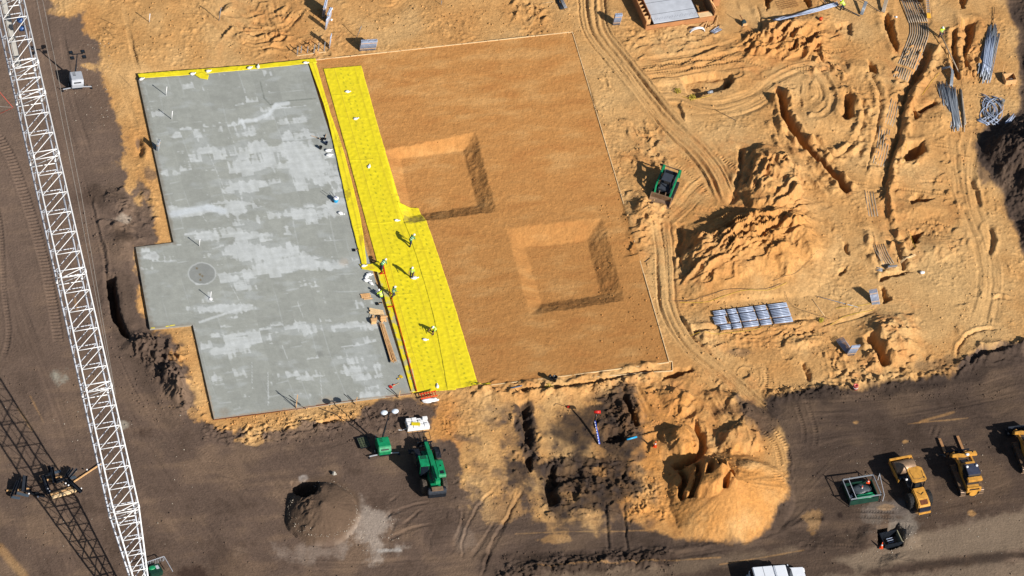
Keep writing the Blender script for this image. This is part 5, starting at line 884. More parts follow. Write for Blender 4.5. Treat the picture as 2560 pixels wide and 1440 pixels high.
t=thing('orange_bucket','round orange bucket down in the shaded trench by the pipe bundle','bucket',(2051,52),0,zoff=.1); MB().lathe([(.15,0),(.2,.3),(.21,.3),(.2,.27),(.14,.04),(.01,.04)],16).build('pail',orange,t,True); MB().lathe([(.01,.31),(.2,.31),(.205,.34),(.01,.36)],16).build('lid',orange,t,True)
# bagged pallet
def pallet():
    t=thing('bag_pallet','pallet of white wrapped bags with a yellow sheet on it','pallet',(1042,1066),hd((1020,1068),(1070,1062)),'',zoff=0)
    if 'group' in t: del t['group']
    MB().box((0,0,.07),(2.2,1.3,.12)).build('deck',wood,t)
    for ly in range(3):
        for i in range(4):
            for j in range(3):
                if ly==2 and (i+j)%5==4: continue
                MB().box((-.82+i*.55,-.42+j*.42,.24+ly*.2),(.53,.38,.19),rz=random.uniform(-.05,.05),rx=random.uniform(-.05,.05)).build('bag',tarpm,t,False,.05)
    MB().box((-.25,-.28,.78),(.85,.42,.05),rz=-.2,rx=-.1).build('yellow_sheet',mat('bright_yellow',(228,208,30),.5,bump=.01,bs=6),t,bev=.01); MB().box((0,-.66,.45),(2.2,.02,.5)).build('wrap',tarpm,t)
    MB().tube([(-1.1,-.2,.1),(-1.5,-.3,.05),(-1.9,-.2,.05)],.04,6).build('loose_strap',tarpm,t)
pallet()
def crates():
    t=thing('folding_ladder','orange folding ladder standing by the near slab corner','ladder',(1070,994),hd((1050,996),(1090,990)))
    for s in(-.3,.3): MB().bar((-.85,s,.35),(.85,s,.5),.07,.1).build('rail',orange,t)
    for k in range(6): MB().bar((-.7+k*.28,-.3,.4+k*.02),(-.7+k*.28,.3,.4+k*.02),.06,.05).build('rung',red,t)
    t=thing('white_tarp','crumpled white tarp lying in front of the orange ladder','tarp',(1072,1003),hd((1050,1004),(1090,1000))); MB().blob((0,0,.12),(.85,.3,.17),18,8,5,.6).build('cloth',tarpm,t,True); MB().blob((.55,.05,.12),(.35,.2,.14),12,8,2,.6).build('fold',tarpm,t,True)
crates()
# ---- light towers
def lighttower(p,rz,body,label,mast_h,lean,kind):
    t=thing('light_tower',label,'light tower',p,rz,'towable light towers')
    MB().prism([(-.8,.4),(.75,.4),(.85,.7),(.7,1.35),(-.55,1.4),(-.85,1.0)],-.62,.62,'Y').build('engine_cover',body,t,bev=.05); v=MB().box((-.75,0,1.12),(.1,.7,.28),ry=-.6).build('vent',blackp,t)
    for i in range(3): MB().box((.1+i*.18,.2,1.385),(.05,.3,.02)).build('top_slot',blackp,t)
    MB().box((0,0,.35),(1.7,1.0,.12)).build('frame',steel,t)
    for s in(-1,1):
        w_=MB().lathe([(.2,-.09),(.28,-.09),(.28,.09),(.2,.09)],18,(-.1,s*.72,.28),'Y').build('wheel',black,t,True); MB().lathe([(.15,-.1),(.15,.1)],14,(-.1,s*.72,.28),'Y').build('rim',greyp,w_)
        for xx in(-.6,):
            q=MB().bar((xx,s*.5,.35),(xx-.05,s*1.5,.28),.08).build('outrigger',greyp,t); MB().lathe([(.12,0),(.12,.03)],10,(xx-.05,s*1.5,0)).tube([(xx-.05,s*1.5,0),(xx-.05,s*1.5,.5)],.03,6).build('foot',steel,q)
    MB().bar((.8,.1,.4),(1.7,.35,.3),.09).bar((1.0,-.3,.4),(1.7,.35,.3),.06).build('drawbar',steel,t); MB().tube([(1.6,.35,0),(1.6,.35,.6)],.04,8).build('jack',greyp,t)
    top=Vector((.75+lean[0],lean[1],mast_h)); MB().bar((.75,0,.4),tuple(Vector((.75,0,.4)).lerp(top,.55)),.13).bar(tuple(Vector((.75,0,.4)).lerp(top,.5)),tuple(top),.09).build('mast',steel,t)
    cb=MB().bar(tuple(top+Vector((0,-.6,0))),tuple(top+Vector((0,.6,0))),.07).build('crossbar',steel,t)
    if kind=='balloon':
        for s in(-1,1): l=MB().blob(tuple(top+Vector((.0,s*.55,.05))),(.28,.36,.2),16,10,2,.05).build('lamp_head',mat('lamp_white',(214,226,240),.15,spec=.8),t,True); MB().box(tuple(top+Vector((0,s*.55,.1))),(.3,.06,.25)).build('lamp_bracket',greyp,l)
    else:
        for s in(-1,1):
            for r_ in(-1,1): l=MB().box(tuple(top+Vector((r_*.38-.1,s*.62,.0))),(.5,.42,.14),ry=.25).build('lamp_head',blackp,t,bev=.02); MB().box(tuple(top+Vector((r_*.38-.1,s*.62,.085))),(.28,.24,.03),ry=.25).build('lens',glass,l)
lighttower((956,1128),hd((960,1130),(945,1080)),green,'green light tower with two white lamp heads near the green telehandler',4.7,(.25,-.5),'balloon')
lighttower((190,213),hd((196,216),(187,180)),greyp,'light grey light tower with four dark lamp heads by the crane boom',3.6,(.25,-.15),'panel')
t=thing('grated_tray','flat green grated tray on the dark soil left of the green light tower','grate',(908,1110),hd((915,1122),(903,1094))); MB().box((0,0,.25),(1.25,.95,.04)).build('deck',mat('olive_deck',(72,80,58),.7),t)
for s in(-1,1): MB().box((0,s*.48,.25),(1.35,.06,.1)).build('side_rail',steel,t); MB().box((s*.65,0,.25),(.06,.96,.1)).build('end_rail',steel,t)
for i in range(4):
    for j in range(3): MB().box((-.45+i*.3,-.3+j*.3,.275),(.2,.09,.02)).build('slot',blackp,t)
# ---- wheels and machines
def wheel(t,x,y,r,w_,m_=tyre,rim=green,nm='wheel',lugs=18):
    mb=MB(); mb.lathe([(r*.55,-w_/2),(r*.9,-w_/2),(r,-w_*.36),(r,w_*.36),(r*.9,w_/2),(r*.55,w_/2)],26,(x,y,r),'Y')
    for k in range(lugs):
        a=6.2832*k/lugs
        for s in(-1,1): mb.box((x+r*math.sin(a+s*.06),y+s*w_*.2,r+r*math.cos(a+s*.06)),(r*.13,w_*.42,r*.1),ry=a)
    o=mb.build(nm,m_,t); MB().lathe([(r*.12,-w_*.5),(r*.5,-w_*.46),(r*.57,-w_*.3),(r*.57,w_*.3),(r*.5,w_*.46),(r*.12,w_*.5)],20,(x,y,r),'Y').build('rim',rim,o,True); return o
def telehandler():
    t=thing('telehandler','green telehandler with its long boom and forks pointing away, on dark soil','telehandler',(1074,1188),hd((1108,1216),(1091,1150)))
    for x in(-1.75,1.75):
        for y in(-1.0,1.0): wheel(t,x,y,.66,.46)
    MB().prism([(-2.7,.6),(2.3,.5),(2.3,1.0),(-1.2,1.25),(-2.7,1.35)],-.5,.5,'Y').build('chassis',green,t,bev=.04)
    MB().box((-.1,0,1.12),(3.2,.35,.5)).build('boom_well',mat('grey_panel',(110,114,120),.5),t)
    e=MB().prism([(-1.35,.65),(.8,.65),(.8,1.35),(.5,1.5),(-1.2,1.5),(-1.35,1.3)],-1.25,-.5,'Y').build('engine_hood',green,t,bev=.05); MB().box((-.1,-.9,1.51),(.16,.12,.03)).build('filler_cap',blackp,e); MB().box((-.9,-.88,1.505),(.4,.4,.02)).build('grille',steel,e)
    c=MB().prism([(-.75,.7),(.85,.7),(.95,1.5),(.6,2.35),(-.65,2.35),(-.8,1.4)],.42,1.22,'Y').build('cab',glass,t,bev=.04)
    r_=MB().box((-.05,.82,2.42),(1.35,.92,.09)).build('cab_roof',green,t,bev=.03)
    for k in range(5): MB().box((.2+k*.09,.82,2.475),(.04,.6,.02)).build('roof_slot',steel,r_)
    for x in(-.7,.85):
        for y in(.42,1.22): MB().bar((x,y,1.3),(x*.75-.02,y,2.4),.07).build('cab_pillar',green,t)
    b1=MB().bar((-2.55,-.1,2.0),(1.7,-.1,1.5),.5,.55).build('boom',green,t,bev=.04); b2=MB().bar((1.5,-.1,1.52),(3.0,-.1,1.25),.38,.42).build('boom_tip',green,t,bev=.03)
    MB().bar((-2.3,-.1,2.33),(-.6,-.1,2.12),.12).build('hose_cover',green,b1); MB().bar((-1.6,.3,1.2),(.6,.25,1.35),.13).build('lift_cylinder',wsteel,t)
    MB().prism([(-3.25,.55),(-2.7,.5),(-2.6,1.5),(-3.0,1.6),(-3.25,1.2)],-.9,.9,'Y').build('counterweight',steel,t,bev=.06); MB().box((-3.0,0,1.65),(.45,1.1,.12)).build('rear_guard',wsteel,t)
    for s in(-1,1):
        a=MB().bar((2.3,s*.5,.7),(3.0,s*1.25,.35),.18,.22).build('stabiliser',steel,t); MB().box((3.05,s*1.3,.08),(.5,.4,.07)).build('foot_pad',steel,a)
        f=MB().prism([(1.0,1.35),(1.6,1.5),(2.3,1.38),(2.3,1.33),(1.6,1.45),(1.0,1.3)],s*1.0-.25,s*1.0+.25,'Y').build('fender',steel,t)
    cr=MB().box((3.35,-.1,.95),(.12,1.5,.12)).box((3.35,-.1,.4),(.12,1.5,.12)).box((3.35,-.7,.7),(.1,.1,.7)).box((3.35,.5,.7),(.1,.1,.7)).box((3.3,-.1,.95),(.25,.35,.6)).build('fork_carriage',steel,t)
    for s in(-1,1): MB().box((3.95,-.1+s*.42,.18),(1.25,.13,.06)).box((3.42,-.1+s*.42,.55),(.06,.13,.8)).build('fork',steel,t)
    for s in(-1,1): MB().bar((.9,s*1.1,1.6),(1.5,s*1.55,1.8),.03).box((1.5,s*1.6,1.8),(.05,.25,.35)).build('mirror',blackp,t)
    rk=MB(); 
    for x in(4.0,5.0): rk.bar((x,-.9,.5),(x,.6,.5),.04)
    for y in(-.9,-.4,.1,.6): rk.bar((4.0,y,.5),(5.0,y,.5),.04)
    rk.build('load_rack',steel,t)
telehandler()
def tracks(t,L,w_,h,y,x0=0,m_=black,shoe=None):
    for s in(-1,1):
        r=h/2; prof=[]
        for k in range(9): a=-math.pi/2+math.pi*k/8; prof.append((x0+L/2-r+r*math.cos(a),r+r*math.sin(a)))
        for k in range(9): a=math.pi/2+math.pi*k/8; prof.append((x0-L/2+r+r*math.cos(a),r+r*math.sin(a)))
        o=MB().prism(prof,s*y-w_/2,s*y+w_/2,'Y').build('track',m_,t); mb=MB(); n=int(L/.16)
        for k in range(n): x=x0-L/2+r+(L-2*r)*k/(n-1); mb.box((x,s*y,h+.012),(.06,w_+.02,.04)).box((x,s*y,.0),(.06,w_+.02,.03))
        for k in range(1,8): a=-math.pi/2+math.pi*k/8; mb.box((x0+L/2-r+(r+.01)*math.cos(a),s*y,r+(r+.01)*math.sin(a)),(.04,w_+.02,.06),ry=-a); mb.box((x0-L/2+r-(r+.01)*math.cos(a),s*y,r+(r+.01)*math.sin(a)),(.04,w_+.02,.06),ry=a)
        mb.build('track_shoes',shoe or m_,o)
        for k in range(4): MB().lathe([(r*.55,-w_/2-.01),(r*.55,w_/2+.01)],14,(x0-L/2+r+(L-2*r)*k/3,s*y,r*.75),'Y').build('road_wheel',steel,o,True)
def skid():
    t=thing('skid_steer_loader','green and black tracked skid steer with a tan bucket lowered on sand','skid steer',(1662,478),hd((1688,432),(1651,516)))
    tracks(t,2.3,.34,.7,.82,0,black)
    b=MB().prism([(-1.5,.35),(.6,.35),(.7,.9),(.35,1.0),(-.3,1.1),(-1.35,1.45),(-1.55,1.2)],-.6,.6,'Y').build('body',mat('charcoal_cover',(58,64,74),.5,var=.15),t,bev=.04); MB().box((-1.0,0,1.4),(.5,.8,.03),ry=.2).build('engine_grille',blackp,b)
    c=MB().box((.05,0,1.95),(1.0,.95,.07)).build('cab_roof',mat('charcoal_cover',(58,64,74)),t,bev=.03)
    for x in(-.45,.55):
        for s in(-1,1): MB().bar((x,s*.47,1.0),(x*.95,s*.46,1.95),.08).build('cab_post',blackp,t)
    MB().box((-.1,0,1.25),(.5,.5,.12)).box((-.3,0,1.5),(.12,.5,.5)).build('seat',black,t); MB().box((-.42,0,1.5),(.04,.85,.9)).build('rear_screen',blackp,t)
    for s in(-1,1):
        a=MB().bar((-1.45,s*.78,1.75),(.75,s*.78,1.25),.16,.3).bar((.7,s*.78,1.35),(1.25,s*.72,.45),.16,.24).bar((-1.45,s*.78,1.8),(-1.3,s*.78,.9),.16,.3).build('lift_arm',green,t,bev=.03); MB().bar((-.9,s*.66,.8),(.5,s*.66,1.15),.08).build('lift_cylinder',wsteel,t); MB().bar((1.0,s*.3,1.0),(1.3,s*.3,.5),.07).build('tilt_cylinder',wsteel,t)
    MB().box((-1.6,0,.75),(.14,1.5,.25)).box((-1.62,0,1.55),(.1,1.35,.12)).build('rear_bumper',wsteel,t,bev=.02)
    MB().prism([(1.15,.05),(1.2,.75),(1.35,.78),(1.3,.2),(1.45,.1),(2.0,.06),(2.0,.02),(1.25,.0)],-1.0,1.0,'Y').build('bucket',wsteel,t)
    for s in(-1,1): MB().prism([(1.2,.02),(1.22,.75),(1.4,.76),(1.95,.08)],s*.98-.02,s*.98+.02,'Y').build('bucket_cheek',wsteel,t)
    MB().box((1.2,0,.45),(.1,1.3,.5)).build('quick_hitch',rust,t); MB().tube([(-1.3,-.95,1.3),(-1.75,-1.1,1.35)],.03,6).box((-1.78,-1.1,1.35),(.08,.25,.2)).build('mirror',blackp,t)
skid()
for o_ in bpy.data.objects:
    if o_.name.startswith('skid_steer'): o_.scale=(1.12,1.12,1.12)
def roller():
    t=thing('soil_compactor','yellow single drum roller with a flat cab roof, left of the track loader','roller',(2277,1226),hd((2300,1280),(2252,1180)))
    MB().lathe([(.74,-1.05),(.76,-1.03),(.76,1.03),(.74,1.05)],40,(2.3,0,.76),'Y').build('drum',wsteel,t,True)
    for s in(-1,1): MB().box((2.0,s*1.17,.85),(2.6,.12,.4)).build('frame_side',yel,t,bev=.03); MB().lathe([(.3,-.04),(.3,.04)],16,(2.3,s*1.1,.76),'Y').build('drum_hub',blackp,t)
    MB().box((3.3,0,1.0),(.22,2.4,.34)).build('front_bar',yel,t,bev=.03); MB().box((.9,0,1.0),(.35,2.3,.45)).build('rear_bar',blackp,t,bev=.03); MB().box((1.45,0,.8),(.1,2.2,.2)).build('scraper',steel,t)
    MB().tube([(.9,.3,1.0),(.2,.2,1.0)],.2,10).box((.4,0,.9),(.9,.7,.5)).build('articulation',steel,t)
    MB().box((-.35,0,1.25),(1.5,1.5,.14)).build('platform',blackp,t); MB().box((-.55,0,1.6),(.5,.5,.14)).box((-.8,0,1.85),(.14,.5,.5)).build('seat',black,t); MB().bar((.2,0,1.3),(.05,0,1.85),.08).lathe([(.2,0),(.2,.03)],14,(0,0,1.9)).build('steering_wheel',blackp,t)
    rf=MB().prism([(-1.15,-.55),(-.95,-.78),(.45,-.8),(.72,-.5),(.72,.5),(.45,.8),(-.95,.78),(-1.15,.55)],2.72,2.86,'Z').build('canopy_roof',yel,t,bev=.03); MB().tube([(.45,.5,2.87),(.1,.6,2.87),(-.7,.5,2.87),(-.85,0,2.87),(-.7,-.5,2.87),(.1,-.6,2.87)],.018,5).build('roof_seam',steel,rf); MB().box((-.75,-.55,2.87),(.2,.12,.02)).build('decal',steel,rf)
    for x in(-.9,.5):
        for s in(-1,1): MB().bar((x,s*.68,1.3),(x*.95,s*.66,2.74),.09).build('roof_post',blackp,t)
    h=MB().prism([(-3.1,.7),(-1.0,.7),(-1.0,1.75),(-2.2,1.7),(-3.0,1.5),(-3.15,1.2)],-.62,.62,'Y').build('hood',yel,t,bev=.08); MB().box((-2.75,0,1.565),(.5,.8,.03),ry=-.25).build('grille',rust,h); MB().tube([(-1.6,.3,1.77),(-1.95,.0,1.77),(-1.7,-.35,1.77)],.03,5).build('hood_handle',blackp,h)
    MB().box((-3.2,0,.95),(.25,1.2,.5)).build('rear_panel',mat('navy_panel',(30,38,56),.4),t,bev=.03); MB().box((-3.32,0,.62),(.25,1.3,.2)).build('bumper',yel,t,bev=.03)
    for s in(-1,1): wheel(t,-1.75,s*.95,.75,.55,black,yel)
    MB().blob((.35,.62,1.5),(.14,.14,.14),12,8,0,0).blob((.35,-.62,1.5),(.14,.14,.14),12,8,0,0).build('headlamp',white,t,True)
roller()
def loader(p,rz,label,forks=True):
    t=thing('track_loader',label,'track loader',p,rz,'yellow tracked machines'); tracks(t,3.7,.5,.85,.95,-.1,mat('track_steel',(60,50,42),.7,.3),wsteel)
    MB().prism([(-1.9,.5),(1.6,.5),(1.7,1.1),(.9,1.75),(-.3,1.7),(-.5,1.3),(-1.9,1.4)],-.62,.62,'Y').build('body',yel,t,bev=.05)
    MB().prism([(0.0,1.2),(1.7,1.1),(1.5,1.6),(.2,1.85)],-.42,.42,'Y').build('hood',mat('black_hood',(34,38,48),.5),t,bev=.04)
    MB().prism([(-1.5,1.2),(.15,1.2),(.05,2.0),(-.1,2.75),(-1.3,2.75),(-1.5,1.9)],-.62,.62,'Y').build('cab',glass,t,bev=.04)
    rf=MB().box((-.7,0,2.8),(1.35,1.3,.1)).build('cab_roof',mat('navy_roof',(58,64,84),.5,var=.2),t,bev=.03)
    MB().box((.1,0,2.72),(.35,1.0,.2)).build('front_visor',yel,t,bev=.04); MB().box((-1.62,0,2.35),(.5,1.5,.3)).build('rear_box',yel,t,bev=.05)
    for s in(-1,1): MB().blob((-.4,s*.5,2.9),(.14,.14,.1),12,8,0,0).build('beacon_lamp',white,rf,True)
    MB().box((-2.0,0,1.2),(.25,1.5,.55)).build('rear_guard',yel,t,bev=.04); MB().box((-2.15,0,1.4),(.06,1.0,.12)).build('rear_lights',glass,t); MB().lathe([(.4,-.1),(.4,.1)],18,(-2.05,0,.75),'X').build('drawbar_hub',yel,t)
    for s in(-1,1):
        MB().bar((.7,s*.7,1.9),(2.3,s*.75,1.6),.2,.4).bar((2.3,s*.75,1.65),(2.9,s*.7,.55),.2,.35).build('lift_arm',yel if s>0 else yel,t,bev=.03); MB().bar((.6,s*.72,.9),(1.9,s*.74,1.55),.12).build('lift_cylinder',steel,t)
    cb=MB().prism([(1.45,-1.35),(1.95,-1.3),(1.95,-.2),(1.75,0),(1.9,.5),(1.85,1.2),(1.6,1.25),(1.5,.4),(1.4,0),(1.5,-.3)],1.95,2.2,'Z').build('cross_plate',yel,t,bev=.04); MB().blob((1.55,-.3,2.25),(.16,.2,.12),12,8,0,0).build('work_lamp',white,cb,True); MB().box((1.85,-.95,2.21),(.2,.12,.03)).build('slot',blackp,cb)
    if forks:
        cr=MB().box((3.1,0,.4),(.12,2.6,.12)).box((3.1,0,1.0),(.12,2.5,.12)).build('fork_carriage',steel,t)
        for k in range(5): MB().bar((3.12,-1.2+k*.6,.35),(3.12,-1.2+k*.6,1.05),.08).build('carriage_bar',steel,cr)
        for s in(-1,1): MB().prism([(3.2,.9),(3.2,.3),(5.2,.26),(5.45,.25),(5.45,.2),(3.1,.2),(3.1,.9)],s*.95-.13,s*.95+.13,'Y').build('fork',mat('worn_fork',(170,126,84),.7,var=.2),t); MB().bar((3.1,s*1.3,.6),(3.35,s*1.75,.3),.12).build('side_wing',steel,t)
        MB().bar((2.6,0,1.3),(3.1,0,.7),.3,.3).build('tilt_link',steel,t)
    else:
        MB().prism([(2.9,.1),(2.95,1.2),(3.2,1.3),(3.3,.6),(3.9,.1),(3.9,.04),(3.0,.04)],-1.25,1.25,'Y').build('bucket',steel,t)
    return t
loader((2413,1203),hd((2430,1240),(2385,1128)),'yellow track loader with long forks on its front, right of the roller')
loader((2568,1146),hd((2588,1190),(2545,1080)),'yellow track loader cut off by the right edge of the picture',False)
def pickup():
    t=thing('pickup_truck','white pickup truck with a covered bed at the bottom edge','pickup truck',(1941,1460),hd((1882,1421),(1997,1411)))
    wp=mat('white_paint',(225,232,242),.25,var=.03,coat=.5)
    MB().prism([(-2.7,.5),(2.75,.45),(2.8,.85),(2.65,1.08),(1.35,1.15),(1.2,1.2),(-2.7,1.2)],-.97,.97,'Y').build('body',wp,t,bev=.06)
    MB().prism([(-.45,1.15),(1.45,1.13),(.85,1.72),(.7,1.86),(-.35,1.88),(-.45,1.8)],-.86,.86,'Y').build('cab',wp,t,bev=.05)
    MB().prism([(1.40,1.17),(.80,1.76),(.86,1.80),(1.46,1.19)],-.78,.78,'Y').build('windscreen',glass,t)
    tp=MB().prism([(-2.65,1.15),(-.52,1.15),(-.52,1.86),(-2.5,1.86)],-.9,.9,'Y').build('bed_canopy',wp,t,bev=.05); MB().box((-1.5,0,1.862),(.03,1.7,.012)).build('panel_gap',steel,tp); MB().prism([(-2.68,1.25),(-2.55,1.8),(-2.58,1.82),(-2.71,1.27)],-.75,.75,'Y').build('rear_window',glass,tp)
    MB().box((-2.8,0,.55),(.18,1.9,.25)).build('rear_bumper',greyp,t,bev=.03); MB().box((2.82,0,.6),(.12,1.85,.3)).build('front_bumper',steel,t,bev=.03)
    for s in(-1,1):
        for x in(-1.7,1.75): wheel(t,x,s*.85,.4,.27,black,greyp,lugs=0)
        MB().box((.5,s*.87,1.45),(1.4,.02,.38)).build('side_window',glass,t); MB().box((1.15,s*1.08,1.3),(.12,.25,.2)).build('mirror',wp,t,bev=.02); MB().box((2.78,s*.75,.85),(.1,.35,.2)).build('headlight',white,t)
pickup()
# ---- dumpsters, pits, pumps
def skip():
    t=thing('washout_skip','green open skip with a guard rail frame left of the roller','skip',(2150,1236),hd((2125,1240),(2200,1228)))
    g2=mat('dark_green_paint',(20,56,46),.5,var=.25)
    MB().box((0,0,.08),(3.0,2.2,.1)).build('floor',blackp,t)
    for s in(-1,1): MB().box((0,s*1.1,.35),(3.0,.08,.6),rx=s*.12).build('side_wall',g2,t); MB().box((s*1.45,0,.35),(.08,2.2,.6)).build('end_wall',g2,t); MB().bar((-1.6,s*1.25,1.15),(1.6,s*1.25,1.15),.09).build('top_rail',galv,t); MB().bar((s*1.6,-1.25,1.15),(s*1.6,1.25,1.15),.07).build('end_rail',galv,t)
    MB().bar((-1.0,-1.2,1.18),(-1.0,1.2,1.18),.05).build('cross_rail',greyp,t)
    for x in(-1.6,1.6):
        for s in(-1,1): MB().bar((x,s*1.25,0),(x,s*1.25,1.35),.07).build('corner_post',steel,t)
    MB().blob((.1,.2,.45),(.9,.6,.3),16,8,3,.5,-.2).build('liner',mat('grey_liner',(70,78,84),.35,bump=.02),t,True); MB().blob((.2,-.7,.5),(1.0,.35,.35),16,8,6,.5,-.2).build('green_liner',green,t,True)
    MB().bar((1.9,-1.3,1.1),(2.3,1.3,1.1),.05).bar((1.9,-1.3,.1),(1.9,-1.3,1.1),.05).bar((2.3,1.3,.1),(2.3,1.3,1.1),.05).build('loose_rail',greyp,t)
    t.scale=(1,1,1)
    return t
skip(); cone((2154,1224),'orange traffic cone tipped inside the green skip',.6,z=.55); cone((2170,1206),'small orange traffic cone hung on the far rail of the green skip',.4,z=.9)
t=thing('pump','small white pump with a dark top beside the green skip','pump',(2127,1256),.4); MB().lathe([(.2,0),(.22,.1),(.2,.45),(.12,.5)],16).build('casing',white,t,True); MB().lathe([(.09,.5),(.09,.56)],12).build('outlet',blackp,t); MB().lathe([(.16,0),(.16,.3),(.1,.36)],12,(.15,.5,0)).build('motor',greyp,t,True); MB().tube([(0,.2,.3),(.3,.8,.2),(1.3,.9,.15)],.04,6).build('hose',galv,t)
def pitbox():
    t=thing('sunken_box','dark open steel box sunk in a grey rimmed pit','pit box',(2224,1358),hd((2200,1362),(2248,1352)),z=-.7)
    for s in(-1,1): MB().box((0,s*.75,.4),(1.9,.08,1.0)).build('side_wall',steel,t); MB().box((s*.92,0,.4),(.08,1.5,1.0)).build('end_wall',mat('pale_rim',(150,146,120),.7) if s>0 else steel,t)
    for i in range(3): MB().bar((-.3,-.2+i*.25,.35),(.35,-.15+i*.25,.35),.05).build('rung',galv2,t)
pitbox()
t=thing('fenced_generator','green generator inside a grey mesh fence beside the foot of the crane boom','generator',(386,1432),hd((370,1440),(405,1428)),zoff=-.2); MB().box((0,0,.4),(1.3,1.1,.8)).build('casing',mat('dark_green_paint',(16,86,62)),t,bev=.06); MB().blob((-.2,.2,.85),(.4,.25,.08),12,6,0,.1).build('lid',green,t,True); MB().box((.3,.1,.83),(.3,.4,.04)).build('panel',greyp,t)
for k in range(14): MB().bar((-1.1+k*.18,.95,0),(-1.1+k*.18,.95,.9),.03).build('fence_bar',greyp,t)
MB().bar((-1.1,.95,.9),(1.4,.95,.9),.05).build('fence_rail',greyp,t); MB().bar((1.4,.95,.9),(1.4,-1,.9),.06).bar((1.4,.95,0),(1.4,.95,.9),.05).build('end_rail',greyp,t)
t=thing('concrete_block','small broken concrete block beyond the soil heap','block',(834,1186),.6); MB().blob((0,0,.15),(.22,.2,.24),6,5,4,.4,-.7).build('chunk',conc2,t); MB().blob((.18,-.1,.08),(.1,.1,.1),6,5,2,.4).build('fragment',conc2,t)
t=thing('ground_pump','small dark pump on a stand in the smooth sand clearing','pump',(1858,62),.5); MB().box((0,0,.35),(.5,.4,.4)).box((0,.05,.6),(.3,.3,.15)).build('motor',mat('dark_teal',(50,70,76),.5),t,bev=.04); MB().tube([(-.2,-.2,0),(-.1,-.1,.3)],.03,6).tube([(.25,-.2,0),(.15,-.1,.3)],.03,6).tube([(0,.3,0),(0,.1,.3)],.03,6).build('stand',galv,t); MB().bar((-.1,.1,.6),(-.35,.5,1.1),.06).build('lever',rust,t); MB().box((.1,-.2,.2),(.5,.06,.35)).build('plate',wood,t)
t=thing('wire_crate','square wire mesh crate with pale wooden edges near the dark bank','crate',(2522,203),hd((2505,204),(2540,200))); 
for s in(-1,1): MB().box((0,s*.5,.35),(1.2,.06,.7)).build('long_side',wood,t); MB().box((s*.6,0,.35),(.06,.95,.7)).build('short_side',wood,t)
MB().box((0,0,.05),(1.2,1,.05)).build('base',wood,t); MB().blob((.2,-.1,.25),(.3,.25,.15),10,6,1,.3).build('contents',galv,t,True); MB().bar((-.6,.5,0),(-.75,.6,2.1),.05).build('corner_pole',wood,t)
t=thing('open_tube','short upright grey tube beside the tangled bends','tube',(2505,262),.3); MB().lathe([(.2,0),(.2,.75),(.15,.75),(.15,.1),(.01,.1)],16).build('shell',mat('grey_tube',(120,112,100),.7),t,True); MB().lathe([(.21,.68),(.21,.74)],16).build('rim',galv,t)
# yellow ladder rack in the trench
t=thing('trench_ladder','yellow trench ladder with grey rungs beside the open conduit run','ladder',(2320,40),hd((2320,44),(2312,0)),zoff=.1)
for s in(-1,1): MB().bar((-.4,s*.2,.1),(2.0,s*.2,.9),.06,.1).build('rail',wood,t)
for k in range(9): MB().bar((.3+k*.2,-.24,.32+k*.065),(.3+k*.2,.24,.32+k*.065),.06).build('rung',galv,t)
MB().box((-.25,0,.2),(.55,.42,.06),ry=-.3).build('platform',mat('yellow_board',(226,170,50),.6),t)
t=thing('white_arch','white half ring of bent conduit standing in front of the vault formwork','arch',(1742,80),hd((1724,82),(1762,76)))
for k in range(3): MB().tube([(.85*math.cos(a),-.1+k*.1,.62*math.sin(a)) for a in [math.pi*i/14 for i in range(15)]],.05,8).build('bent_pipe',white,t,True)
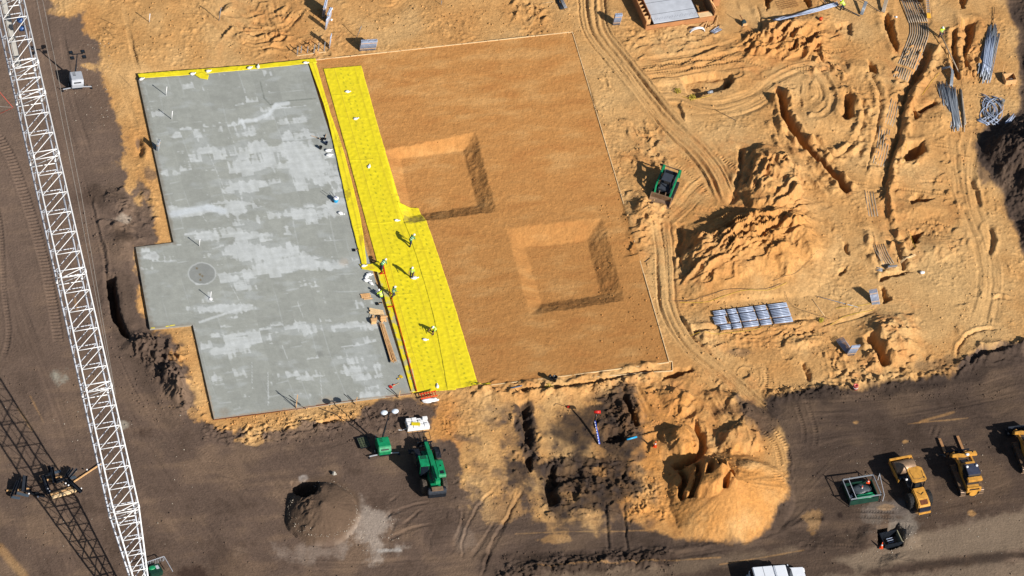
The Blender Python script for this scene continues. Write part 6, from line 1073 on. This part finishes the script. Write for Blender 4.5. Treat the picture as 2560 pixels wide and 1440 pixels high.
# ---- vault and its formwork at the top edge
def vault():
    t=thing('vault_formwork','square timber formwork with ribbed walls around a pale concrete deck at the top edge','formwork',(1690,20),hd((1616,74),(1786,48)),z=-.4)
    ex=Vector((math.cos(t.rotation_euler.z),math.sin(t.rotation_euler.z),0)); ey=Vector((-ex.y,ex.x,0)); o=Vector(t.location)
    loc=lambda px_,py_,z: (lambda p:((p-o).dot(ex),(p-o).dot(ey)))(at(px_,py_,z))
    fl=loc(1613,76,0); fr=loc(1784,50,0); xl,yf=fl; xr=fr[0]; yb=yf+8.5; Wd=xr-xl; cx_=(xl+xr)/2; Ht=1.7
    # outer walls
    MB().box(((xl+xr)/2,yf,Ht/2-.3),(Wd,.08,Ht*.6)).build('front_wall',ply,t); MB().box((xl,(yf+yb)/2,Ht/2),(.08,yb-yf,Ht)).build('side_wall',ply,t); MB().box((xr,(yf+yb)/2,Ht/2),(.08,yb-yf,Ht)).build('side_wall',ply,t)
    n=int((yb-yf)/.55)
    for k in range(n): MB().box((xl+.35,yf+.5+k*.55,Ht*.45),(.62,.09,Ht*.8)).build('side_rib',wood,t)
    MB().box((xl+.72,(yf+yb)/2+.4,Ht*.5),(.06,yb-yf-.8,Ht*.95)).build('inner_board',ply,t)
    for k in range(9): MB().box((xl+1.1+k*.42,yf+.38,.3),(.1,.55,1.5)).build('front_rib',wood,t)
    MB().box((cx_+.2,yf+.70,.4),(Wd-1.3,.06,1.5)).build('inner_board',ply,t); MB().box((xr-1.7,yf+.36,Ht*.62),(3.0,.62,.08)).build('top_plank',paleboard,t)
    MB().box((xl+3.9,yf+.1,Ht*.52),(.9,.05,.35)).build('waler',wood,t)
    # inner concrete box and deck
    dl=loc(1635,50,1.2); dr=loc(1752,38,1.2); ix0=dl[0]; ix1=dr[0]; iy0=(dl[1]+dr[1])/2
    MB().box(((ix0+ix1)/2,iy0+3.7,.5),(ix1-ix0,7.4,1.2)).build('vault_wall',mat('shaded_gap_coating',(24,28,46),.5),t); d=MB().box(((ix0+ix1)/2-.05,iy0+3.7,1.16),(ix1-ix0-.1,7.3,.1)).build('deck',deck,t,bev=.02)  # dark wall coating; its colour also carries the shade of the gap
    for k in range(4): MB().box(((ix0+ix1)/2-.05,iy0+1.3+k*1.7,1.214),(ix1-ix0-.2,.03,.01)).build('deck_joint',steel,d)
    mb=MB()
    for k in range(26): mb.box((ix0+.25+k*(ix1-ix0-.5)/25,iy0+.55+.06*(k%3),1.216),(.02,.22+.1*(k%2),.012))
    mb.build('deck_marks',mat('soft_grey',(140,146,156),.7),d)
    for a_,b_ in [((xr+.0,yf+1.6,Ht),(xr+.9,yf+2.1,.3)),((xr,yf+2.4,Ht),(xr+.8,yf+1.5,.4)),((xr,yf+.2,1.2),(xr+.5,yf+.9,.3))]: MB().bar(a_,b_,.09).build('raking_brace',wood,t)
    MB().box((xr+.9,yf+2.6,.9),(.8,1.4,1.0)).build('side_box',ply,t)
vault()
for i,(a,b) in enumerate([((1757,62),(1775,46)),((1762,72),(1770,52)),((1768,70),(1786,60)),((1790,66),(1795,40)),((1765,58),(1752,66)),((1778,72),(1772,58))]):
    A=at(*a);B=at(*b); o=MB().box((0,0,0),((B-A).length,.09,.05)).build('loose_plank',wood,None); M_=(A+B)/2; o.location=(M_.x,M_.y,gz(M_.x,M_.y)+.08+.03*i); o.rotation_euler=(.1,.05*(i-2),math.atan2(B.y-A.y,B.x-A.x)); tag(o,'pale plank in the loose scatter at the right corner of the vault formwork','plank','loose planks by the vault')
# mesh mat in the shallow pit
t=thing('rebar_mat','thin rusty reinforcing mesh lying in the shallow sand clearing at top','rebar mesh',(1968,12),hd((1945,18),(1998,6)),zoff=.05)
for k in range(8): MB().tube([(-1.1+k*.3,-.6,.05),(-1.0+k*.3,.7,.05)],.012,5).build('cross_bar',rust,t)
for k in range(5): MB().tube([(-1.2,-.5+k*.28,.07),(1.2,-.45+k*.28,.07)],.012,5).build('long_bar',rust,t)
# ---- timber and steel scattered beside the boom's shadow
def beam(a,b,za,zb,w_,h,m_,label,grp,name='timber',channel=False,cat='timber'):
    A=at(a[0],a[1],za);B=at(b[0],b[1],zb); d=B-A; L=d.length; mb=MB()
    if channel:
        mb.box((0,0,-h/2+.02),(L,w_,.04)); mb.box((0,w_/2,0),(L,.04,h)); mb.box((0,-w_/2,0),(L,.04,h))
    else: mb.box((0,0,0),(L,w_,h))
    o=mb.build(name,m_,None,bev=.008); o.location=(A+B)/2; o.rotation_euler=Vector((1,0,0)).rotation_difference(d.normalized()).to_euler(); return tag(o,label,cat,grp)
GT='timbers scattered by the boom shadow'
beam((255,1158),(184,1205),.15,.1,.12,.12,wood,'longest slim timber pole reaching under the crane boom',GT); beam((16,1227),(78,1221),.12,.12,.14,.12,wood,'pale timber at the far left of the steel pile',GT)
beam((99,1205),(158,1190),.12,.12,.14,.14,wood,'timber lying across the middle of the steel pile',GT); beam((126,1237),(182,1219),.15,.15,.24,.2,wood,'upper thick timber on the near side of the steel pile',GT); beam((130,1245),(190,1225),.15,.2,.3,.25,paleboard,'nearest and thickest pale timber of the steel pile',GT)
GS='dark steel channels piled beside the boom shadow'
for a,b,za,zb,w_,l in [((63,1188),(59,1228),.75,.3,.42,'wide dark steel channel standing second from the left'),((51,1196),(38,1236),.55,.3,.16,'slim dark channel just left of the wide one'),((44,1202),(28,1240),.6,.3,.18,'leftmost dark steel channel of the pile'),((128,1166),(136,1206),.75,.35,.34,'dark steel channel at the far side, centre of the pile'),((108,1190),(123,1234),.7,.3,.38,'broad dark channel left of the thick timbers'),((175,1173),(162,1194),.6,.35,.16,'left dark strut of the fan on the right'),((183,1170),(166,1194),.65,.35,.14,'middle dark strut of the fan on the right'),((193,1171),(171,1196),.7,.35,.18,'right dark strut of the fan on the right'),((167,1196),(203,1230),.5,.35,.34,'dark steel channel slanting toward the crane boom'),((121,1164),(127,1184),.6,.45,.2,'short dark channel with a white fitting at the far side'),((101,1192),(128,1184),.6,.6,.12,'short cross channel linking two dark channels'),((138,1206),(160,1197),.3,.4,.25,'low grey channel in the middle of the right fan'),((78,1232),(112,1240),.25,.2,.25,'low dark channel left of the thick timbers'),((60,1222),(78,1226),.2,.2,.5,'flat dark plate at the foot of the wide channel')]:
    beam(a,b,za,zb,w_,.22,steel,l,GS,'steel_channel',True,'steel channel')
gb=mat('blue_grey_steel',(84,98,112),.5,.3,var=.15)
for a,b,l in [((40,1232),(72,1240),'flat blue grey plate left of the near timbers'),((28,1242),(50,1246),'small flat blue grey plate at the near left'),((136,1182),(152,1177),'flat blue grey plate at the far side'),((172,1196),(190,1192),'flat blue grey plate under the right fan')]: beam(a,b,.05,.05,.3,.04,gb,l,'flat blue grey plates','steel_plate',False,'plate')
for i,(x,y) in enumerate([(164,1208),(171,1213),(203,1221),(72,1234),(95,1242),(124,1228),(119,1222),(217,1174)]): solo(MB().blob((0,0,0),(.09,.09,.08),10,6,i,.1),'white_fitting',white,'small round white fitting dotted among the dark steel pile','fitting',(x,y),0,'white fittings among the steel',z=.35,smooth=True)
# ---- crane boom
def boom():
    t=bpy.data.objects.new('crane_boom',None); COL.objects.link(t); base=at(379,1582,1.0); mid=at(265.5,1080,9.1); d=(mid-base).normalized(); t.location=base
    tag(t,'long white lattice crane boom crossing the left side of the site','crane boom')
    side=Vector((d.y,-d.x,0)).normalized(); upv=side.cross(d).normalized()
    def z_at(py):                                    # distance along the boom whose centre meets a given height in the photo
        lo,hi=0,140
        for _ in range(40):
            m_=(lo+hi)/2; p=base+d*m_; v=to_px(p.x,p.y,p.z)[1]
            if v>py: lo=m_
            else: hi=m_
        return lo
    sTap=z_at(1278); sEnd=z_at(-160); hw=1.22; hdp=1.15
    def corner(s,i,j):
        k=min(1,.22+.78*s/sTap); return d*s+side*hw*k*i+upv*hdp*k*j
    joints=[z_at(y) for y in (1278,975,690,395,244,168,-2,-120)]
    for i in(-1,1):
        for j in(-1,1):
            c=MB().tube([corner(0,i,j),corner(sTap,i,j),corner(sEnd,i,j)],.088,10).build('chord',boomw if j>0 else boomb,t,True)
            for s in joints: MB().tube([corner(s-.22,i,j),corner(s+.22,i,j)],.12,10).build('pin_joint',boomw,c,True)
    brk=[0]+sorted(joints)+[sEnd]
    for a,b in zip(brk,brk[1:]):
        if b-a<.5: continue
        n=max(1,round((b-a)/2.07))
        if a==0: n=round((b-a)/1.5)
        for nm,f in (('top_lacing',lambda s,u:corner(s,u,1)),('bottom_lacing',lambda s,u:corner(s,u,-1)),('side_lacing',lambda s,u:corner(s,-1,u)),('side_lacing',lambda s,u:corner(s,1,u))):
            mb=MB(); st_=(b-a)/n; ph=.5*st_ if nm=='bottom_lacing' else 0
            for k in range(n):
                s0=a+st_*k; s1=a+st_*(k+1); sm=(s0+s1)/2
                if nm!='side_lacing':
                    if s0+ph>a+.2: mb.tube([f(s0+ph,-1),f(s0+ph,1)],.043,7)
                    if s1+ph<=b+.01: mb.tube([f(s0+ph,-1),f(s1+ph,1)],.039,7)
                else: mb.tube([f(s0,-1),f(sm,1)],.03,7); mb.tube([f(sm,1),f(s1,-1)],.03,7)
            mb.build(nm,boomw if nm=='top_lacing' else boomb,t,True)
    for s in joints:
        mb=MB()
        for dd in(-.35,.35):
            mb.tube([corner(s+dd,-1,1),corner(s+dd,1,1)],.05,7); mb.tube([corner(s+dd,-1,-1),corner(s+dd,1,-1)],.05,7); mb.tube([corner(s+dd,-1,-1),corner(s+dd,-1,1)],.045,7); mb.tube([corner(s+dd,1,-1),corner(s+dd,1,1)],.045,7)
        mb.tube([corner(s-.35,-1,1),corner(s+.35,1,1)],.04,7); mb.tube([corner(s-.3,-1,-1),corner(s-.3,1,1)],.04,7); mb.build('section_frame',boomw,t,True)
    s0=z_at(160); wk=MB(); wc=[d*s+side*(-.25)+upv*(-1.0) for s in (s0,sEnd)]; wk.bar(wc[0],wc[1],.62,.05,up=tuple(upv)); wk.build('walkway_panel',mat('walkway_grey',(168,166,160),.7),t)
    c=[d*s+side*(.15)+upv*(.2) for s in (z_at(1400),z_at(600),s0,sEnd)]; MB().tube(c,.022,5).build('hoist_rope',drope,t)
    MB().blob(tuple(d*z_at(55)+side*.6+upv*.3),(.35,.3,.3),12,8,1,.1).box(tuple(d*z_at(75)+side*.6+upv*.2),(.5,.4,.4),rz=.3).build('rope_sheave',mat('sheave_blue',(50,84,140),.4),t,True)
    for k in (1,2):
        q=[d*s+side*(hw+.55+.42*k)+upv*(.6) for s in (z_at(1000 if k==1 else 1180),z_at(500))]+[d*z_at(200)+side*(hw+.75+.5*k)+upv*.6,d*sEnd+side*(hw+.85+.62*k)+upv*.6]; q[0]=d*z_at(1000)+side*(hw+.1*k)+upv*1.1
        MB().tube(q,.02,5).build('pendant_rope',rope,t)
    return t,base,d,side,upv,z_at
bm_=boom()
def tagline(a,za,b,zb,m_,label,name='tag_line'):
    A=at(a[0],a[1],za);B=at(b[0],b[1],zb); mid=(A+B)/2-Vector((0,0,.1)); o=MB().tube([(0,0,0),tuple(mid-A),tuple(B-A)],.025,5).build(name,m_); o.location=A; tag(o,label,'tag line')
tagline((32,268),24,(-20,205),27,redrope,'red tag line rising left from the crane boom'); tagline((32,269),24,(-20,290),22,redrope,'red tag line dropping left from the crane boom'); tagline((30,268),24,(-20,262),24,rope,'grey tag line between the two red ones')
# ---- barrier tape and strings on the ground
def tape(pts,label,m_=ytape,r=.018,zo=.10,name='barrier_tape',cat='tape'):
    P=spline(wpts(pts),.7); q=[(x,y,gz(x,y)+zo+.03*math.sin(i*1.3)) for i,(x,y) in enumerate(P)]; o0=Vector(q[0]); o=MB().tube([tuple(Vector(p)-o0) for p in q],r,5).build(name,m_); o.location=o0; tag(o,label,cat)
tape([(1672,752),(1740,750),(1822,731),(1870,734),(1912,731),(1950,718)],'thin dark string sagging along the near side of the big sand heap',drope,.02,name='string_line',cat='string'); tape([(1700,757),(1770,756),(1850,736),(1915,735),(1965,716)],'faint yellow tape behind the banded conduit stack')
tape([(1725,837),(1800,838),(1870,828),(1905,822)],'faint yellow tape in front of the banded conduit stack'); tape([(2090,772),(2140,766),(2180,760)],'yellow tape above the low round sand heap'); tape([(2075,815),(2120,790),(2185,775)],'second yellow tape crossing toward the ditch')
tape([(2264,370),(2256,412)],'short yellow tape stretched across the round hole',zo=.3); tape([(2348,183),(2322,215),(2305,240)],'yellow tape running left from the bent conduits'); tape([(2404,50),(2402,75)],'yellow tape at the head of the long shaded hole',zo=.3); tape([(2275,585),(2286,625)],'yellow tape across the small square hole',zo=.3); tape([(1706,240),(1730,248),(1780,238)],'yellow tape at the shallow rectangular pit')
tape([(1960,735),(1985,770),(2075,800)],'thin dark string toward the grey hose',drope,.015,name='string_line',cat='string'); tape([(1930,712),(1990,690),(2040,640)],'thin dark string curving round the sand heap',drope,.015,name='string_line',cat='string')
tape([(798,1020),(850,1045),(900,1080),(925,1098)],'dark cable from the slab edge to the green light tower',drope,.035,name='power_cable',cat='cable')
tape([(2410,150),(2408,200),(2400,260)],'thin dark string beside the long held pipe',drope,.012,name='string_line',cat='string'); tape([(250,45),(290,65)],'thin dark wire in the sand left of the white riser',drope,.012,name='string_line',cat='string'); tape([(255,68),(275,85),(290,100)],'second thin dark wire in the sand left of the white riser',drope,.012,name='string_line',cat='string'); tape([(300,190),(330,220)],'thin dark wire beside the far left corner of the slab',drope,.012,name='string_line',cat='string')
# weeds
def weed(p,label,s=.3):
    mb=MB(); rr=random.Random(int(p[0]))
    for k in range(60):
        a=rr.uniform(0,6.28); r=s*rr.random()**.5*1.4; h=rr.uniform(.05,.3); c=Vector((r*math.cos(a),r*math.sin(a),h)); u=Vector((rr.uniform(-1,1),rr.uniform(-1,1),rr.uniform(-.3,.3)))*.09; v=Vector((-u.y,u.x,rr.uniform(-.05,.05))); mb.add([c-u-v*.5,c+u-v*.5,c+u*1.2+v*.5,c-u*.6+v*.5],[(0,1,2,3)])
    t=mb.build('weed_tuft',leaf,None); MB().tube([(0,0,0),(0,0,.2)],.01,5).build('stem',leaf,t); move(t,p,0); tag(t,label,'weed','yellow green weed tufts')
weed((1373,972),'bright yellow green weed below the black drain elbow',.35); weed((1694,230),'weed tuft at the left end of the shallow rectangular pit',.25); weed((1730,246),'weed tuft at the near corner of the shallow rectangular pit',.25); weed((2052,802),'weed tuft in the ditch right of the banded conduits',.2)
t=thing('pit_drum','grey drum lying in the shallow rectangular pit','drum',(1774,234),hd((1766,235),(1782,232)),zoff=.1); MB().tube([(-.3,0,.15),(.3,0,.15)],.16,12).build('shell',galv,t,True); MB().tube([(-.32,0,.15),(-.28,0,.15)],.175,12).build('end_ring',steel,t)
t=thing('blue_hose','short blue pipe piece at the near edge of the fill pad','pipe',(1286,970),hd((1280,971),(1300,968))); MB().tube([(-.4,0,.08),(.3,0,.1),(.8,.1,.08)],.05,8).build('pipe',mat('dull_blue',(60,96,130),.5),t,True); MB().tube([(-.45,0,.08),(-.38,0,.08)],.065,8).build('end_cap',steel,t)
# clods and stones scattered as loose ground cover
def scatter(name,n,regions,m_,rng,smin,smax,label,dens=None):
    mb_v=[];mb_f=[]; r=random.Random(rng); ico=[(0,0,1),(.9,0,.4),(.28,.85,.4),(-.72,.52,.4),(-.72,-.52,.4),(.28,-.85,.4),(.72,.52,-.4),(-.28,.85,-.4),(-.9,0,-.4),(-.28,-.85,-.4),(.72,-.52,-.4)]
    fc=[(0,1,2),(0,2,3),(0,3,4),(0,4,5),(0,5,1),(1,6,2),(2,6,7),(2,7,3),(3,7,8),(3,8,4),(4,8,9),(4,9,5),(5,9,10),(5,10,1),(1,10,6)]
    for i in range(n):
        R0=r.choice(regions); x=r.uniform(R0[0],R0[2]); y=r.uniform(R0[1],R0[3])
        if len(R0)>4:
            a=r.uniform(0,6.28); k=1+r.gauss(0,.05); x=(R0[0]+R0[2])/2+(R0[2]-R0[0])/2*math.cos(a)*k; y=(R0[1]+R0[3])/2+(R0[3]-R0[1])/2*math.sin(a)*k
        p=at(x,y); s=smin+(smax-smin)*r.random()**4; z=gz(p.x,p.y); o=len(mb_v); a=r.uniform(0,6.28); ca,sa=math.cos(a)*s,math.sin(a)*s; q=r.uniform(.6,1.1)
        for v in ico: j=r.uniform(.8,1.2); mb_v.append((p.x+(v[0]*ca-v[1]*sa)*j,p.y+(v[0]*sa+v[1]*ca)*j,z+s*.25+v[2]*s*q))
        mb_f+=[tuple(o+k for k in f) for f in fc]
    me=bpy.data.meshes.new(name); me.from_pydata(mb_v,[],mb_f)
    if m_ is None:
        me.materials.append(soil); q=np.array(mb_v)[::len(ico)]; jj=np.clip(np.searchsorted(YS,q[:,1]),0,len(YS)-1); ii=np.clip(np.searchsorted(XS,q[:,0]),0,len(XS)-1); cc=np.repeat(C[jj,ii],len(ico),0)*np.repeat(np.random.default_rng(rng).uniform(.8,1.2,(len(q),1)),len(ico),0)
        at_=me.color_attributes.new('Col','FLOAT_COLOR','POINT'); at_.data.foreach_set('color',np.concatenate([cc,np.ones((len(cc),1))],1).astype('f4').ravel())
    else: me.materials.append(m_)
    o=bpy.data.objects.new(name,me); COL.objects.link(o); o['kind']='stuff'; o['label']=label
sandc=mat('sand_clod',(200,150,97),.95,var=.25,scale=1.0); soilc=mat('soil_clod',(84,70,58),.95,var=.35,scale=1.0); stonec=mat('pale_stone',(168,158,144),.85,var=.25,scale=1.0)
scatter('sand_clods',5200,[(260,0,800,150),(900,0,1480,90),(1480,80,2500,330),(1500,330,1680,900),(1900,330,2530,940),(1620,920,1950,1250),(1120,980,1660,1300),(560,1010,1060,1060),(1690,740,2100,900),(2350,100,2540,900)],None,1,.03,.13,'sand clods scattered over the graded sand')
scatter('pad_clods',1500,[(960,120,1420,500),(1060,540,1600,900),(1200,700,1640,930),(800,180,900,640)],None,5,.02,.06,'small clods on the fill pad')
scatter('soil_clods',3400,[(200,450,330,1000),(330,830,520,1060),(1290,1130,1600,1300),(1480,960,1600,1110),(0,900,900,1440),(1950,950,2560,1440),(1900,960,2500,1000),(1250,1380,1700,1440),(560,1040,1000,1110)],None,2,.03,.12,'soil clods scattered over the dark ground')
scatter('stones',900,[(722,1208,890,1352,1),(722,1208,890,1352,1),(150,100,280,330),(880,1260,1000,1380),(0,1000,500,1400),(2180,1300,2290,1390),(2000,1100,2560,1400)],stonec,3,.02,.075,'pale stones on the dark ground')
